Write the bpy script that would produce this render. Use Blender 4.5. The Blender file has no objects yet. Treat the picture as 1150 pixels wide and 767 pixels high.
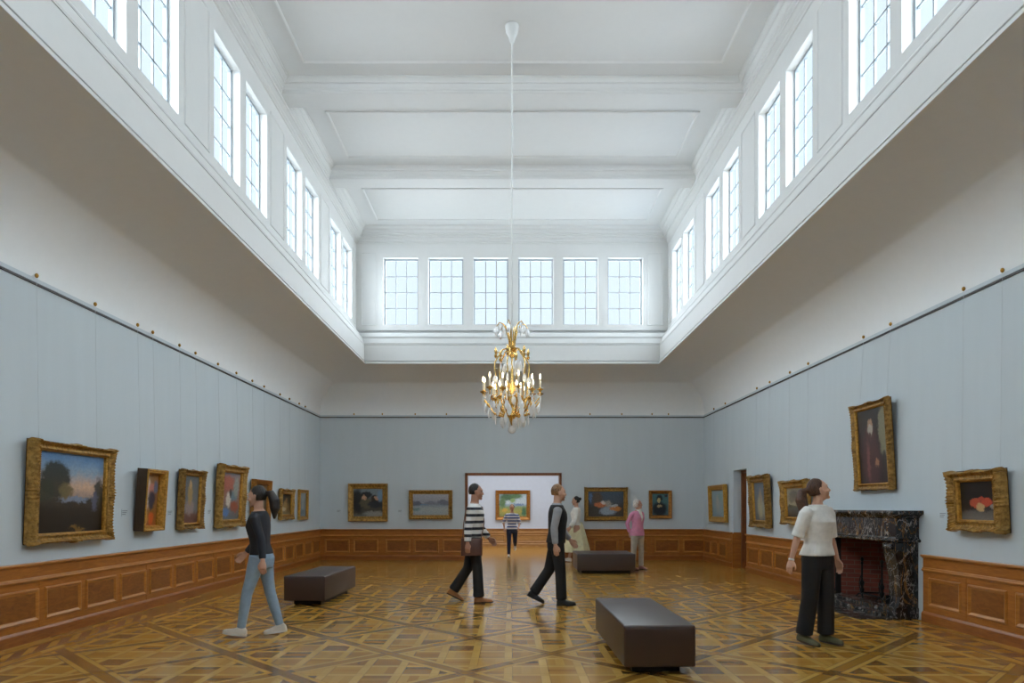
import bpy, bmesh, math, random
from math import sin, cos, pi, radians as R, sqrt
from mathutils import Vector as V, Matrix as M4, noise as NZ

random.seed(7)
sc = bpy.context.scene
COL = sc.collection
FPX, CX, HY, CAMH, CAMX = 775.0, 573.5, 569.0, 1.45, -0.035

def lin(c):
    return tuple(((v/255)/12.92 if v/255 <= .04045 else ((v/255+.055)/1.055)**2.4) for v in c)
def rgba(c): return (*lin(c), 1.0)
def fl(x, y):
    "photo pixel on the floor -> world X, Y"
    d = FPX*CAMH/(y-HY)
    return (x-CX)*d/FPX+CAMX, d

# ------------------------------------------------------------------ node helpers
class E:
    "arithmetic on shader sockets"
    def __init__(s, nt, sock): s.nt, s.s = nt, sock
    def _m(s, op, b=None, c=None, rev=False):
        n = s.nt.nodes.new('ShaderNodeMath'); n.operation = op
        ins = [s, b, c]
        if rev: ins[0], ins[1] = ins[1], ins[0]
        for i, v in enumerate(ins):
            if v is None: continue
            if isinstance(v, E): s.nt.links.new(v.s, n.inputs[i])
            else: n.inputs[i].default_value = v
        return E(s.nt, n.outputs[0])
    def __add__(s, o): return s._m('ADD', o)
    __radd__ = __add__
    def __sub__(s, o): return s._m('SUBTRACT', o)
    def __rsub__(s, o): return s._m('SUBTRACT', o, rev=True)
    def __mul__(s, o): return s._m('MULTIPLY', o)
    __rmul__ = __mul__
    def __truediv__(s, o): return s._m('DIVIDE', o)
    def floor(s): return s._m('FLOOR')
    def fract(s): return s - s.floor()
    def abs(s): return s._m('ABSOLUTE')
    def lt(s, o): return s._m('LESS_THAN', o)
    def gt(s, o): return s._m('GREATER_THAN', o)
    def mn(s, o): return s._m('MINIMUM', o)
    def mx(s, o): return s._m('MAXIMUM', o)
    def sqrt(s): return s._m('SQRT')
    def mod2(s): return (s*.5).fract()*2

def new_mat(name):
    m = bpy.data.materials.new(name); m.use_nodes = True
    nt = m.node_tree; b = nt.nodes['Principled BSDF']
    return m, nt, b
def link(nt, a, b): nt.links.new(a.s if isinstance(a, E) else a, b)
def mixc(nt, fac, a, b):
    n = nt.nodes.new('ShaderNodeMix'); n.data_type = 'RGBA'
    for sock, v in ((n.inputs[0], fac), (n.inputs[6], a), (n.inputs[7], b)):
        if isinstance(v, (E,)): nt.links.new(v.s, sock)
        elif hasattr(v, 'is_linked'): nt.links.new(v, sock)
        else: sock.default_value = v
    return n.outputs[2]
def comb(nt, x, y, z=0.0):
    n = nt.nodes.new('ShaderNodeCombineXYZ')
    for i, v in enumerate((x, y, z)):
        if isinstance(v, E): nt.links.new(v.s, n.inputs[i])
        else: n.inputs[i].default_value = v
    return n.outputs[0]
def obj_coord(nt, scale=(1, 1, 1), out='Object'):
    t = nt.nodes.new('ShaderNodeTexCoord'); mp = nt.nodes.new('ShaderNodeMapping')
    mp.inputs['Scale'].default_value = scale
    nt.links.new(t.outputs[out], mp.inputs[0]); return mp.outputs[0]
def noise_n(nt, vec, scale, detail=4, rough=.55, dist=0.0):
    n = nt.nodes.new('ShaderNodeTexNoise'); n.inputs['Scale'].default_value = scale
    n.inputs['Detail'].default_value = detail; n.inputs['Roughness'].default_value = rough
    n.inputs['Distortion'].default_value = dist
    nt.links.new(vec, n.inputs['Vector']); return n
def ramp(nt, fac, stops):
    n = nt.nodes.new('ShaderNodeValToRGB'); e = n.color_ramp.elements
    while len(e) < len(stops): e.new(.5)
    for el, (p, c) in zip(e, stops): el.position = p; el.color = c
    link(nt, fac, n.inputs[0]); return n.outputs[0]
def bump(nt, b, h, strength=.2, dist=.01):
    n = nt.nodes.new('ShaderNodeBump'); n.inputs['Strength'].default_value = strength
    n.inputs['Distance'].default_value = dist
    link(nt, h, n.inputs['Height']); nt.links.new(n.outputs[0], b.inputs['Normal'])

def simple(name, c, rough=.6, metal=0.0, var=.08, nscale=8, bmp=0.0, spec=None, coat=0.0):
    m, nt, b = new_mat(name)
    vec = obj_coord(nt); n = noise_n(nt, vec, nscale)
    l = lin(c)
    lo = tuple(v*(1-var) for v in l)+(1,); hi = tuple(min(1, v*(1+var)) for v in l)+(1,)
    nt.links.new(ramp(nt, n.outputs['Fac'], [(.3, lo), (.7, hi)]), b.inputs['Base Color'])
    b.inputs['Roughness'].default_value = rough; b.inputs['Metallic'].default_value = metal
    if spec is not None: b.inputs['Specular IOR Level'].default_value = spec
    if coat: b.inputs['Coat Weight'].default_value = coat; b.inputs['Coat Roughness'].default_value = .2
    if bmp:
        n2 = noise_n(nt, vec, nscale*12); bump(nt, b, n2.outputs['Fac'], bmp, .004)
    return m

def wood(name, dark, light, rough=.35, scale=(1.2, 1.2, 9), coat=.15):
    m, nt, b = new_mat(name)
    v = obj_coord(nt, scale); n = noise_n(nt, v, 3.0, 6, .6, 1.2)
    v2 = obj_coord(nt, (1, 1, 1)); n2 = noise_n(nt, v2, 1.3, 3)
    c1 = ramp(nt, n.outputs['Fac'], [(.32, rgba(dark)), (.68, rgba(light))])
    c2 = mixc(nt, E(nt, n2.outputs['Fac'])*.5, c1, rgba(tuple((a+b_)/2*.9 for a, b_ in zip(dark, light))))
    nt.links.new(c2, b.inputs['Base Color']); b.inputs['Roughness'].default_value = rough
    b.inputs['Specular IOR Level'].default_value = .5
    return m

MAT = {}
MAT['white'] = simple('white_plaster', (209, 209, 207), .7, var=.01)
MAT['cove'] = simple('cove_plaster', (229, 231, 231), .8, var=.01)
def fabric_wall():
    m, nt, b = new_mat('blue_grey_wall_cloth')
    n = noise_n(nt, obj_coord(nt, (1, 1, .12)), 5, 4); w = noise_n(nt, obj_coord(nt, (40, 40, 160)), 6, 2)
    c = ramp(nt, n.outputs['Fac'], [(.3, rgba((197, 206, 211))), (.7, rgba((200, 209, 214)))])
    nt.links.new(mixc(nt, E(nt, w.outputs['Fac'])*.06, c, rgba((160, 174, 180))), b.inputs['Base Color'])
    b.inputs['Roughness'].default_value = .85; b.inputs['Specular IOR Level'].default_value = .15
    return m
MAT['cloth'] = fabric_wall()
MAT['pale'] = simple('pale_next_room_wall', (208, 219, 235), .8, var=.02)
MAT['rail'] = simple('dark_rail_metal', (48, 42, 38), .5)
MAT['brass'] = simple('aged_brass', (176, 132, 58), .28, 1.0, .12, 30)
MAT['gilt'] = simple('gilded_brass', (226, 190, 118), .25, 1.0, .12, 30)
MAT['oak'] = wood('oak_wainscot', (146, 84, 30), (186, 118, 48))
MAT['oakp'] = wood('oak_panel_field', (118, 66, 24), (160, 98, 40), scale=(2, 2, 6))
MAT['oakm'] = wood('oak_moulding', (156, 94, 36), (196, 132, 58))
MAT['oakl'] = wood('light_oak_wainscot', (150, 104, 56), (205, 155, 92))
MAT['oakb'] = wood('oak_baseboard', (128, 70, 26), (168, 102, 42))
MAT['doorw'] = wood('door_casing_wood', (98, 52, 22), (150, 88, 38), scale=(8, 8, 1.2))
MAT['leather'] = simple('brown_leather', (56, 38, 32), .36, var=.06, nscale=5, bmp=.08, spec=.85)
MAT['plinth'] = simple('black_plinth', (20, 16, 14), .5)
MAT['iron'] = simple('black_iron', (20, 19, 19), .45, .6)
MAT['soot'] = simple('soot_black_stone', (36, 33, 32), .8)
MAT['paper'] = simple('caption_card', (192, 202, 207), .8, var=.01)
MAT['ink'] = simple('caption_grey', (110, 116, 120), .8)
MAT['wire'] = simple('hanging_wire', (186, 194, 198), .5)
MAT['canvas_back'] = simple('frame_edge_wood', (62, 44, 26), .6)

def gold(name, c, dark, nscale=28):
    m, nt, b = new_mat(name)
    n = noise_n(nt, obj_coord(nt), nscale, 5, .65)
    nt.links.new(ramp(nt, n.outputs['Fac'], [(.3, rgba(dark)), (.62, rgba(c))]), b.inputs['Base Color'])
    b.inputs['Metallic'].default_value = .5; b.inputs['Roughness'].default_value = .42
    bump(nt, b, n.outputs['Fac'], .12, .008)
    return m
MAT['gold_a'] = gold('antique_gold_frame', (192, 150, 78), (112, 80, 38), 18)
MAT['gold_b'] = gold('dark_gold_frame', (172, 132, 68), (92, 64, 30), 18)
MAT['gold_c'] = gold('bright_gold_frame', (214, 164, 74), (140, 98, 40))
MAT['gold_d'] = gold('wood_gold_frame', (184, 128, 60), (116, 74, 30))

def pane_mat():
    m, nt, b = new_mat('clear_window_glass')
    t = nt.nodes.new('ShaderNodeBsdfTransparent'); t.inputs[0].default_value = (.95, .98, 1, 1)
    g = nt.nodes.new('ShaderNodeBsdfGlossy'); g.inputs['Roughness'].default_value = .1
    mx = nt.nodes.new('ShaderNodeMixShader'); mx.inputs[0].default_value = .015
    nt.links.new(t.outputs[0], mx.inputs[1]); nt.links.new(g.outputs[0], mx.inputs[2])
    nt.links.new(mx.outputs[0], nt.nodes['Material Output'].inputs[0])
    return m
MAT['pane'] = pane_mat()

def marble():
    m, nt, b = new_mat('black_gold_veined_marble')
    v = obj_coord(nt)
    big = noise_n(nt, v, 2.2, 5, .6, .6)
    base = ramp(nt, big.outputs['Fac'], [(.4, rgba((24, 23, 24))), (.62, rgba((46, 44, 43))), (.8, rgba((74, 71, 70)))])
    def vein(scale, width, off):
        mp = nt.nodes.new('ShaderNodeMapping'); mp.inputs['Location'].default_value = (off, off*2, off*3)
        mp.inputs['Rotation'].default_value = (.5, .7, .3); mp.inputs['Scale'].default_value = (1, 1, .55)
        nt.links.new(v, mp.inputs[0])
        n = noise_n(nt, mp.outputs[0], scale, 6, .62, 1.6)
        a = (E(nt, n.outputs['Fac'])-.5).abs()
        return (1-(a/width)).mx(0.0)
    c = mixc(nt, vein(2.2, .010, 3)*.7, base, rgba((196, 190, 184)))
    c = mixc(nt, vein(1.5, .009, 11)*.75, c, rgba((160, 116, 58)))
    c = mixc(nt, vein(4.0, .008, 23)*.35, c, rgba((205, 200, 196)))
    nt.links.new(c, b.inputs['Base Color']); b.inputs['Roughness'].default_value = .22
    return m
MAT['marble'] = marble()
def brick():
    m, nt, b = new_mat('firebox_red_brick')
    t = nt.nodes.new('ShaderNodeTexBrick')
    uv = nt.nodes.new('ShaderNodeUVMap')
    nt.links.new(uv.outputs[0], t.inputs['Vector'])
    t.inputs['Color1'].default_value = rgba((140, 66, 46)); t.inputs['Color2'].default_value = rgba((112, 52, 38))
    t.inputs['Mortar'].default_value = rgba((120, 98, 84)); t.inputs['Scale'].default_value = 1.0
    t.inputs['Mortar Size'].default_value = .006
    t.inputs['Brick Width'].default_value = .22; t.inputs['Row Height'].default_value = .068
    n = noise_n(nt, uv.outputs[0], 6, 4)
    nt.links.new(mixc(nt, E(nt, n.outputs['Fac'])*.6, t.outputs[0], rgba((64, 34, 28))), b.inputs['Base Color'])
    b.inputs['Roughness'].default_value = .9
    return m
MAT['brick'] = brick()

def parquet():
    m, nt, b = new_mat('versailles_parquet')
    t = nt.nodes.new('ShaderNodeTexCoord'); sp = nt.nodes.new('ShaderNodeSeparateXYZ')
    nt.links.new(t.outputs['Object'], sp.inputs[0])
    X, Y = E(nt, sp.outputs[0]), E(nt, sp.outputs[1])
    S = 1.13; k = 1/sqrt(2)
    u = ((X+Y)*k-5.08)/S; v = ((Y-X)*k-4.56)/S
    fu, fv = (u+.5).fract()-.5, (v+.5).fract()-.5          # 0 on a band
    au, av = fu.abs(), fv.abs()
    core = .052/S; edge = .105/S
    in_core = (au.lt(core)+av.lt(core)).mn(1.0)
    in_edge = (au.lt(edge)+av.lt(edge)).mn(1.0)
    # axis-aligned lattice inside every diamond
    P = S*sqrt(2)/5
    gx = X/P+.3; gy = (Y-.02)/P+.55
    fx, fy = gx.fract(), gy.fract()
    strip = (fx.lt(.24)+fy.lt(.22)).mn(1.0)
    cellx, celly = gx.floor(), gy.floor()
    par = (cellx+celly).mod2()
    slx = ((fx-.24)*(3/.76)).floor(); sly = ((fy-.22)*(3/.78)).floor()
    par_b = par.gt(.5)
    sl = slx*par_b+sly*(1-par_b)
    wn = nt.nodes.new('ShaderNodeTexWhiteNoise'); wn.noise_dimensions = '3D'
    nt.links.new(comb(nt, cellx, celly, sl), wn.inputs['Vector'])
    wc = nt.nodes.new('ShaderNodeTexWhiteNoise'); wc.noise_dimensions = '2D'
    nt.links.new(comb(nt, cellx, celly), wc.inputs['Vector'])
    rnd = E(nt, wn.outputs['Value'])*.34+E(nt, wc.outputs['Value'])*.46+par_b*.20  # last term paints a grain-direction sheen, lighter on every other cell
    fill = ramp(nt, rnd, [(.1, rgba((112, 70, 24))), (.35, rgba((154, 106, 40))), (.65, rgba((182, 134, 56))), (.9, rgba((198, 152, 72)))])
    # strips: tone per run
    wn2 = nt.nodes.new('ShaderNodeTexWhiteNoise'); wn2.noise_dimensions = '3D'
    nt.links.new(comb(nt, cellx, celly, fx.lt(.24)), wn2.inputs['Vector'])
    st = ramp(nt, E(nt, wn2.outputs['Value']), [(0, rgba((196, 152, 72))), (1, rgba((210, 168, 88)))])
    c = mixc(nt, strip, fill, st)
    wn3 = nt.nodes.new('ShaderNodeTexWhiteNoise'); wn3.noise_dimensions = '3D'
    nt.links.new(comb(nt, (u+.5).floor(), (v+.5).floor(), au.lt(edge)), wn3.inputs['Vector'])
    r3 = E(nt, wn3.outputs['Value'])
    ec = ramp(nt, r3, [(0, rgba((192, 148, 68))), (1, rgba((208, 166, 86)))])
    cc = ramp(nt, r3, [(0, rgba((126, 84, 34))), (1, rgba((166, 122, 52)))])
    c = mixc(nt, in_edge, c, ec); c = mixc(nt, in_core, c, cc)
    # thin dark joints
    j = ((fx-.24).abs().lt(.012)+(fy-.22).abs().lt(.012)+fx.lt(.008)+fy.lt(.008)).mn(1.0)*(1-in_edge)
    j2 = ((au-core).abs().lt(.0035)+(av-core).abs().lt(.0035)+(au-edge).abs().lt(.0035)+(av-edge).abs().lt(.0035)).mn(1.0)
    c = mixc(nt, (j+j2).mn(1.0)*.45, c, rgba((84, 46, 18)))
    # border along the walls
    wd = (5.21-X.abs()).mn(18.72-Y).mn(Y+1.5)
    along = (X+Y)
    alt = (along/.36).fract()
    bw = nt.nodes.new('ShaderNodeTexWhiteNoise'); bw.noise_dimensions = '2D'
    nt.links.new(comb(nt, (along/.36).floor(), (wd/.09).floor()), bw.inputs['Vector'])
    bc = ramp(nt, E(nt, bw.outputs['Value']), [(0, rgba((168, 120, 48))), (1, rgba((200, 154, 74)))])
    patch = ((wd-.33).abs().lt(.09))*(alt+(wd*3)).fract().lt(.55)
    bc = mixc(nt, patch, bc, rgba((140, 86, 34)))
    ln = ((wd-.22).abs().lt(.012)+(wd-.44).abs().lt(.014)+(wd-.58).abs().lt(.01)).mn(1.0)
    bc = mixc(nt, ln*.7, bc, rgba((90, 52, 20)))
    c = mixc(nt, wd.lt(.6), c, bc)
    # grain + large scale tone
    g = noise_n(nt, obj_coord(nt, (2, 2, 2)), 5, 3, .55, .8)
    c = mixc(nt, E(nt, g.outputs['Fac'])*.25, c, rgba((160, 114, 46)))
    nt.links.new(c, b.inputs['Base Color'])
    b.inputs['Roughness'].default_value = .17; b.inputs['Specular IOR Level'].default_value = .6
    return m
MAT['floor'] = parquet()

# ------------------------------------------------------------------ mesh helpers
class MB:
    def __init__(s): s.v, s.f, s.mi, s.uv = [], [], [], {}
    def add(s, vs, fs, mi=0):
        o = len(s.v); s.v += [tuple(p) for p in vs]
        s.f += [tuple(i+o for i in f) for f in fs]; s.mi += [mi]*len(fs)
    def box(s, x0, x1, y0, y1, z0, z1, mi=0):
        s.add([(x, y, z) for x in (x0, x1) for y in (y0, y1) for z in (z0, z1)],
              [(0, 1, 3, 2), (4, 6, 7, 5), (0, 4, 5, 1), (2, 3, 7, 6), (0, 2, 6, 4), (1, 5, 7, 3)], mi)
    def grid(s, rows, closed=True, caps=True, mi=0):
        n = len(rows[0]); vs = [p for r in rows for p in r]; fs = []
        for i in range(len(rows)-1):
            for j in range(n if closed else n-1):
                a, b = i*n+j, i*n+(j+1) % n
                fs.append((a, b, b+n, a+n))
        if caps and closed:
            fs.append(tuple(reversed(range(n)))); fs.append(tuple(range((len(rows)-1)*n, len(rows)*n)))
        s.add(vs, fs, mi)
    def tube(s, pts, rad, seg=10, round_=False, mi=0):
        pts = [V(p) for p in pts]
        if not isinstance(rad, list): rad = [rad]*len(pts)
        rad = [r if isinstance(r, tuple) else (r, r) for r in rad]
        if round_:
            d0 = (pts[0]-pts[1]).normalized(); d1 = (pts[-1]-pts[-2]).normalized()
            r0, r1 = rad[0], rad[-1]
            pre = [(pts[0]+d0*min(r0)*q, (r0[0]*w, r0[1]*w)) for q, w in ((.95, .3), (.7, .7), (.38, .92))]
            post = [(pts[-1]+d1*min(r1)*q, (r1[0]*w, r1[1]*w)) for q, w in ((.38, .92), (.7, .7), (.95, .3))]
            pts = [p for p, _ in pre]+pts+[p for p, _ in post]
            rad = [r for _, r in pre]+rad+[r for _, r in post]
        rows = []; ref = None
        for i, p in enumerate(pts):
            t = (pts[min(i+1, len(pts)-1)]-pts[max(i-1, 0)]).normalized()
            if ref is None:
                ref = V((1, 0, 0)) if abs(t.x) < .8 else V((0, 1, 0))
            a = (ref-t*ref.dot(t)).normalized(); ref = a; b = t.cross(a)
            rows.append([p+a*rad[i][0]*cos(2*pi*q/seg)+b*rad[i][1]*sin(2*pi*q/seg) for q in range(seg)])
        s.grid(rows, mi=mi)
    def lathe(s, prof, seg=16, c=(0, 0, 0), mi=0):
        rows = [[(c[0]+r*cos(2*pi*q/seg), c[1]+r*sin(2*pi*q/seg), c[2]+z) for q in range(seg)] for r, z in prof]
        s.grid(rows, mi=mi)
    def ball(s, c, r, seg=12, rings=8, mi=0):
        r = r if isinstance(r, tuple) else (r, r, r)
        rows = []
        for i in range(rings+1):
            th = pi*max(.02, min(.98, i/rings))
            rows.append([(c[0]+r[0]*sin(th)*cos(2*pi*q/seg), c[1]+r[1]*sin(th)*sin(2*pi*q/seg), c[2]-r[2]*cos(th)) for q in range(seg)])
        s.grid(rows, mi=mi)
    def sweep(s, loop, prof, closed=True, mi=0):
        "loop: function (off) -> list of corner points (x,y) at that offset; prof: list of (off, z)"
        rows = [[(x, y, z) for x, y in loop(o)] for o, z in prof]
        s.grid(rows, closed=closed, caps=False, mi=mi)
    def mesh(s, name):
        me = bpy.data.meshes.new(name); me.from_pydata(s.v, [], s.f); me.update(); return me
    def build(s, name, mats, parent=None, smooth=False, fix=True, bevel=0.0):
        me = s.mesh(name)
        if not isinstance(mats, (list, tuple)): mats = [mats]
        for m in mats: me.materials.append(m)
        for p, i in zip(me.polygons, s.mi): p.material_index = i
        if fix:
            bm = bmesh.new(); bm.from_mesh(me); bmesh.ops.recalc_face_normals(bm, faces=bm.faces); bm.to_mesh(me); bm.free()
        if smooth:
            for p in me.polygons: p.use_smooth = True
            me.set_sharp_from_angle(angle=R(40))
        o = bpy.data.objects.new(name, me); COL.objects.link(o)
        if parent: o.parent = parent
        if bevel:
            bv = o.modifiers.new('bevel', 'BEVEL'); bv.width = bevel; bv.segments = 2; bv.limit_method = 'ANGLE'
        return o
def tag(o, label=None, cat=None, group=None, kind=None):
    if label: o['label'] = label
    if cat: o['category'] = cat
    if group: o['group'] = group
    if kind: o['kind'] = kind
    return o
def empty(name, loc=(0, 0, 0), rz=0.0, rx=0.0):
    o = bpy.data.objects.new(name, None); o.location = loc; o.rotation_euler = (rx, 0, rz)
    o.empty_display_size = .1; COL.objects.link(o); return o
def struct(o, label=None, cat='structure'):
    return tag(o, label, cat, None, 'structure')

# ------------------------------------------------------------------ room shell
XW, YB, YF = 5.21, 18.72, -1.5
ZR = 3.93                     # top of the cloth wall
RX, RY0, RY1, ZRIM = 3.654, YF+1.556, 17.164, 5.007
CXW, CY0, CY1, ZC = 3.94, RY0-.286, 17.45, 8.45
T = .30
DXL, DXR, DZ = -1.207, 1.280, 2.30         # doorway in the back wall
RD0, RD1 = 15.35, 16.25                    # door in the right wall
FB0, FB1 = 9.12, 10.98                     # firebox opening

mb = MB(); mb.box(-XW-T, XW+T+3.2, YF-T, YB+7, -.2, 0)
struct(mb.build('floor', MAT['floor']), 'glossy oak parquet floor laid in diagonal diamonds', 'floor')
mb = MB(); mb.box(-XW-T, -XW, YF-T, YB+T, 0, ZR)
struct(mb.build('wall_left', MAT['cloth']), 'blue-grey cloth wall on the left', 'wall')
mb = MB()
for y0, y1, z0, z1 in ((YF-T, FB0, 0, ZR), (FB0, FB1, 1.0, ZR), (FB1, RD0, 0, ZR), (RD0, RD1, DZ, ZR), (RD1, YB+T, 0, ZR)):
    mb.box(XW, XW+T, y0, y1, z0, z1)
struct(mb.build('wall_right', MAT['cloth']), 'blue-grey cloth wall on the right', 'wall')
mb = MB()
for x0, x1, z0, z1 in ((-XW, DXL-.05, 0, ZR), (DXR+.05, XW, 0, ZR), (DXL-.05, DXR+.05, DZ+.05, ZR)):
    mb.box(x0, x1, YB, YB+T, z0, z1)
struct(mb.build('wall_back', MAT['cloth']), 'blue-grey cloth wall at the far end', 'wall')
mb = MB(); mb.box(-XW, XW, YF-T, YF, 0, ZR)
struct(mb.build('wall_front', MAT['cloth']), 'blue-grey cloth wall behind the camera', 'wall')

def rect(x, y0, y1):
    "closed rectangle that grows with off"
    return lambda o: [(-x-o, y0-o), (x+o, y0-o), (x+o, y1+o), (-x-o, y1+o)]
# cove
prof = [(1.556+.0, ZR)]
for i in range(0, 25):
    a = pi/2*i/24
    prof.append((1.556*cos(a)**1.0 if i else 1.556, ZR+.06+(ZRIM-ZR-.06)*sin(a)))
mb = MB()
def fine(x, y0, y1):
    def f(o):
        rr = max(0.02, (o/1.556)**1.0*0.0+.02)
        return rect(x, y0, y1)(o)
    return f
mb.sweep(fine(RX, RY0, RY1), prof)
o = mb.build('ceiling_cove', MAT['cove'], smooth=True, fix=False)
struct(o, 'curved plaster cove between cloth walls and skylight well', 'ceiling')
# rim fascia
mb = MB()
rim = [(0, ZRIM), (0, 5.045), (.055, 5.047), (.055, 5.082), (.022, 5.084), (.022, 5.11), (.030, 5.47), (.062, 5.472), (.062, 5.488), (.036, 5.49), (.036, 5.512), (.066, 5.514), (.066, 5.528), (.05, 5.53),
       (.085, 5.66), (.118, 5.662), (.118, 5.676), (.094, 5.678), (.094, 5.694), (.126, 5.696), (.126, 5.71), (.108, 5.712), (.15, 5.775), (.19, 5.81), (.235, 5.83), (.262, 5.832), (.262, 5.846), (.24, 5.848), (.24, 5.864), (.286, 5.866), (.286, 5.90)]
mb.sweep(rect(RX, RY0, RY1), rim)
struct(mb.build('trim_1', MAT['white'], fix=False), 'white moulded fascia around the skylight well', 'trim')

# clerestory walls with window openings
WB, WT, WW = 6.055, 7.744, .88
BAYS = [17.45-2.95*(i+.5) for i in range(6)]
side_w = []
for b in BAYS: side_w += [b-.55, b+.55]          # centres
end_w = [(x-CX)*CY1/FPX+CAMX for x in (450, 500.7, 551.3, 601.7, 652, 702.2)]
REC = .15
def wall_with_openings(name, horiz, at, outw, lo, hi, cent, label):
    "horiz 'y' wall at x=at or 'x' wall at y=at; outw = outward sign"
    mb = MB()
    def bx(a0, a1, z0, z1):
        p0, p1 = (at, at+.172) if outw > 0 else (at-.172, at)
        if horiz == 'y': mb.box(p0, p1, a0, a1, z0, z1)
        else: mb.box(a0, a1, p0, p1, z0, z1)
    bx(lo, hi, 5.86, WB); bx(lo, hi, WT, ZC+.1)
    cs = sorted(cent); prev = lo
    for c in cs:
        bx(prev, c-WW/2, WB, WT); prev = c+WW/2
    bx(prev, hi, WB, WT)
    struct(mb.build(name, MAT['white']), label, 'wall')
wall_with_openings('wall_upper_left', 'y', -CXW, -1, CY0-.3, CY1+.3, side_w, 'white upper wall of the skylight well, left side')
wall_with_openings('wall_upper_right', 'y', CXW, 1, CY0-.3, CY1+.3, side_w, 'white upper wall of the skylight well, right side')
wall_with_openings('wall_upper_back', 'x', CY1, 1, -CXW, CXW, end_w, 'white upper wall of the skylight well, far end')
wall_with_openings('wall_upper_front', 'x', CY0, -1, -CXW, CXW, end_w, 'white upper wall of the skylight well, behind the camera')
# windows: pane + frame with muntins, local: x width, y depth (room towards -y), z up from sill
wh = WT-WB
pm = MB(); pm.box(-WW/2, WW/2, REC+.006, REC+.014, 0, wh); PANE_ME = None
fm = MB()
for x0, x1, z0, z1 in ((-WW/2, -WW/2+.035, 0, wh), (WW/2-.035, WW/2, 0, wh), (-WW/2, WW/2, 0, .035), (-WW/2, WW/2, wh-.035, wh)):
    fm.box(x0, x1, REC-.03, REC+.02, z0, z1)
for i in (1, 2):
    x = -WW/2+.035+(WW-.07)*i/3; fm.box(x-.011, x+.011, REC-.014, REC+.012, .03, wh-.03)
for i in (1, 2, 3):
    z = .035+(wh-.07)*i/4; fm.box(-WW/2+.03, WW/2-.03, REC-.014, REC+.012, z-.011, z+.011)
wn = 0
proto = None
def window(x, y, rz, label):
    global wn, proto
    wn += 1
    if proto is None:
        p = pm.build('window_1', MAT['pane']); f = fm.build('window_frame', MAT['sash'], p); proto = (p, f)
    else:
        p = proto[0].copy(); p.name = 'window_%d' % wn; COL.objects.link(p)
        f = proto[1].copy(); f.parent = p; COL.objects.link(f)
    p.location = (x, y, WB); p.rotation_euler = (0, 0, rz); struct(p, label, 'window')
MAT['sash'] = simple('window_sash_grey', (150, 158, 164), .6)
ORD = ['first', 'second', 'third', 'fourth', 'fifth', 'sixth', 'seventh', 'eighth', 'ninth', 'tenth', 'eleventh', 'twelfth']
for i, x in enumerate(end_w): window(x, CY1, 0, '%s tall twelve-pane window from the left in the far skylight wall' % ORD[i])
sw = sorted(side_w, reverse=True)
for i, y in enumerate(sw): window(-CXW, y, R(90), '%s tall skylight window from the far end on the left side' % ORD[i])
for i, y in enumerate(sw): window(CXW, y, R(-90), '%s tall skylight window from the far end on the right side' % ORD[i])
for i, x in enumerate(end_w): window(x, CY0, R(180), '%s tall window in the skylight wall behind the viewer' % ORD[i])

# pilaster panel mouldings between window pairs
mb = MB()
def ridge_rect(mb, org, ax, up, nrm, w, h, wid=.03, t=.012, mi=0):
    "raised rectangular moulding on a plane; org = lower-left corner"
    org, ax, up, nrm = V(org), V(ax), V(up), V(nrm)
    prof = [(0, 0), (wid*.15, t), (wid*.5, t*1.0), (wid*.85, t*.5), (wid, 0)]
    rows = []
    for o, z in prof:
        rows.append([org+ax*a+up*b+nrm*z for a, b in ((o, o), (w-o, o), (w-o, h-o), (o, h-o))])
    mb.grid(rows, closed=True, caps=False, mi=mi)
for k in range(7):
    yc = 17.45-2.95*k
    for sx in (-1, 1):
        y0, y1 = yc-.34, yc+.34
        if k == 0: y0, y1 = yc-.40, yc-.12
        if k == 6: y0, y1 = yc+.12, yc+.40
        ridge_rect(mb, (sx*CXW, y0, 6.03), (0, 1, 0), (0, 0, 1), (-sx, 0, 0), y1-y0, 1.85)
for sx in (-1, 1): ridge_rect(mb, (sx*3.62-.2, CY1, 6.03), (1, 0, 0), (0, 0, 1), (0, -1, 0), .4, 1.85)
struct(mb.build('trim_2', MAT['white']), 'thin raised panel mouldings between the skylight windows', 'trim')

# ceiling: flat, beams, cornice
mb = MB(); mb.box(-CXW-.3, CXW+.3, CY0-.3, CY1+.3, ZC, ZC+.2)
ceil = struct(mb.build('ceiling', MAT['white']), 'white coffered ceiling of the skylight well', 'ceiling')
mb = MB()
for k in range(1, 6):
    yc = 17.45-2.95*k; mb.box(-CXW, CXW, yc-.20, yc+.20, 8.24, ZC)
struct(mb.build('trim_3', MAT['white']), 'flat white ceiling beams crossing the skylight well', 'trim')
mb = MB()
low = [(0, 8.09), (-.02, 8.10), (-.02, 8.125), (-.05, 8.15), (-.05, 8.165), (-.10, 8.20), (-.125, 8.205), (-.125, 8.24), (-.14, 8.245), (-.14, ZC)]
mb.sweep(rect(CXW, CY0, CY1), low)
for k in range(6):
    ya, yb = 17.45-2.95*(k+1), 17.45-2.95*k
    ya += .20 if k < 5 else .14; yb -= .20 if k > 0 else .14
    up = [(0, 8.25), (-.015, 8.255), (-.015, 8.28), (-.035, 8.29), (-.035, 8.315), (-.07, 8.36), (-.09, 8.365), (-.09, 8.39), (-.13, 8.43), (-.15, 8.435), (-.15, ZC)]
    mb.sweep(rect(CXW-.14, ya, yb), up)
    x = CXW-.62
    ridge_rect(mb, (-x, ya+.46, ZC), (1, 0, 0), (0, 1, 0), (0, 0, -1), 2*x, yb-ya-.92, .05, .022)
struct(mb.build('trim_4', MAT['white'], fix=False), 'white stepped cornice lining every ceiling bay', 'trim')

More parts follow.
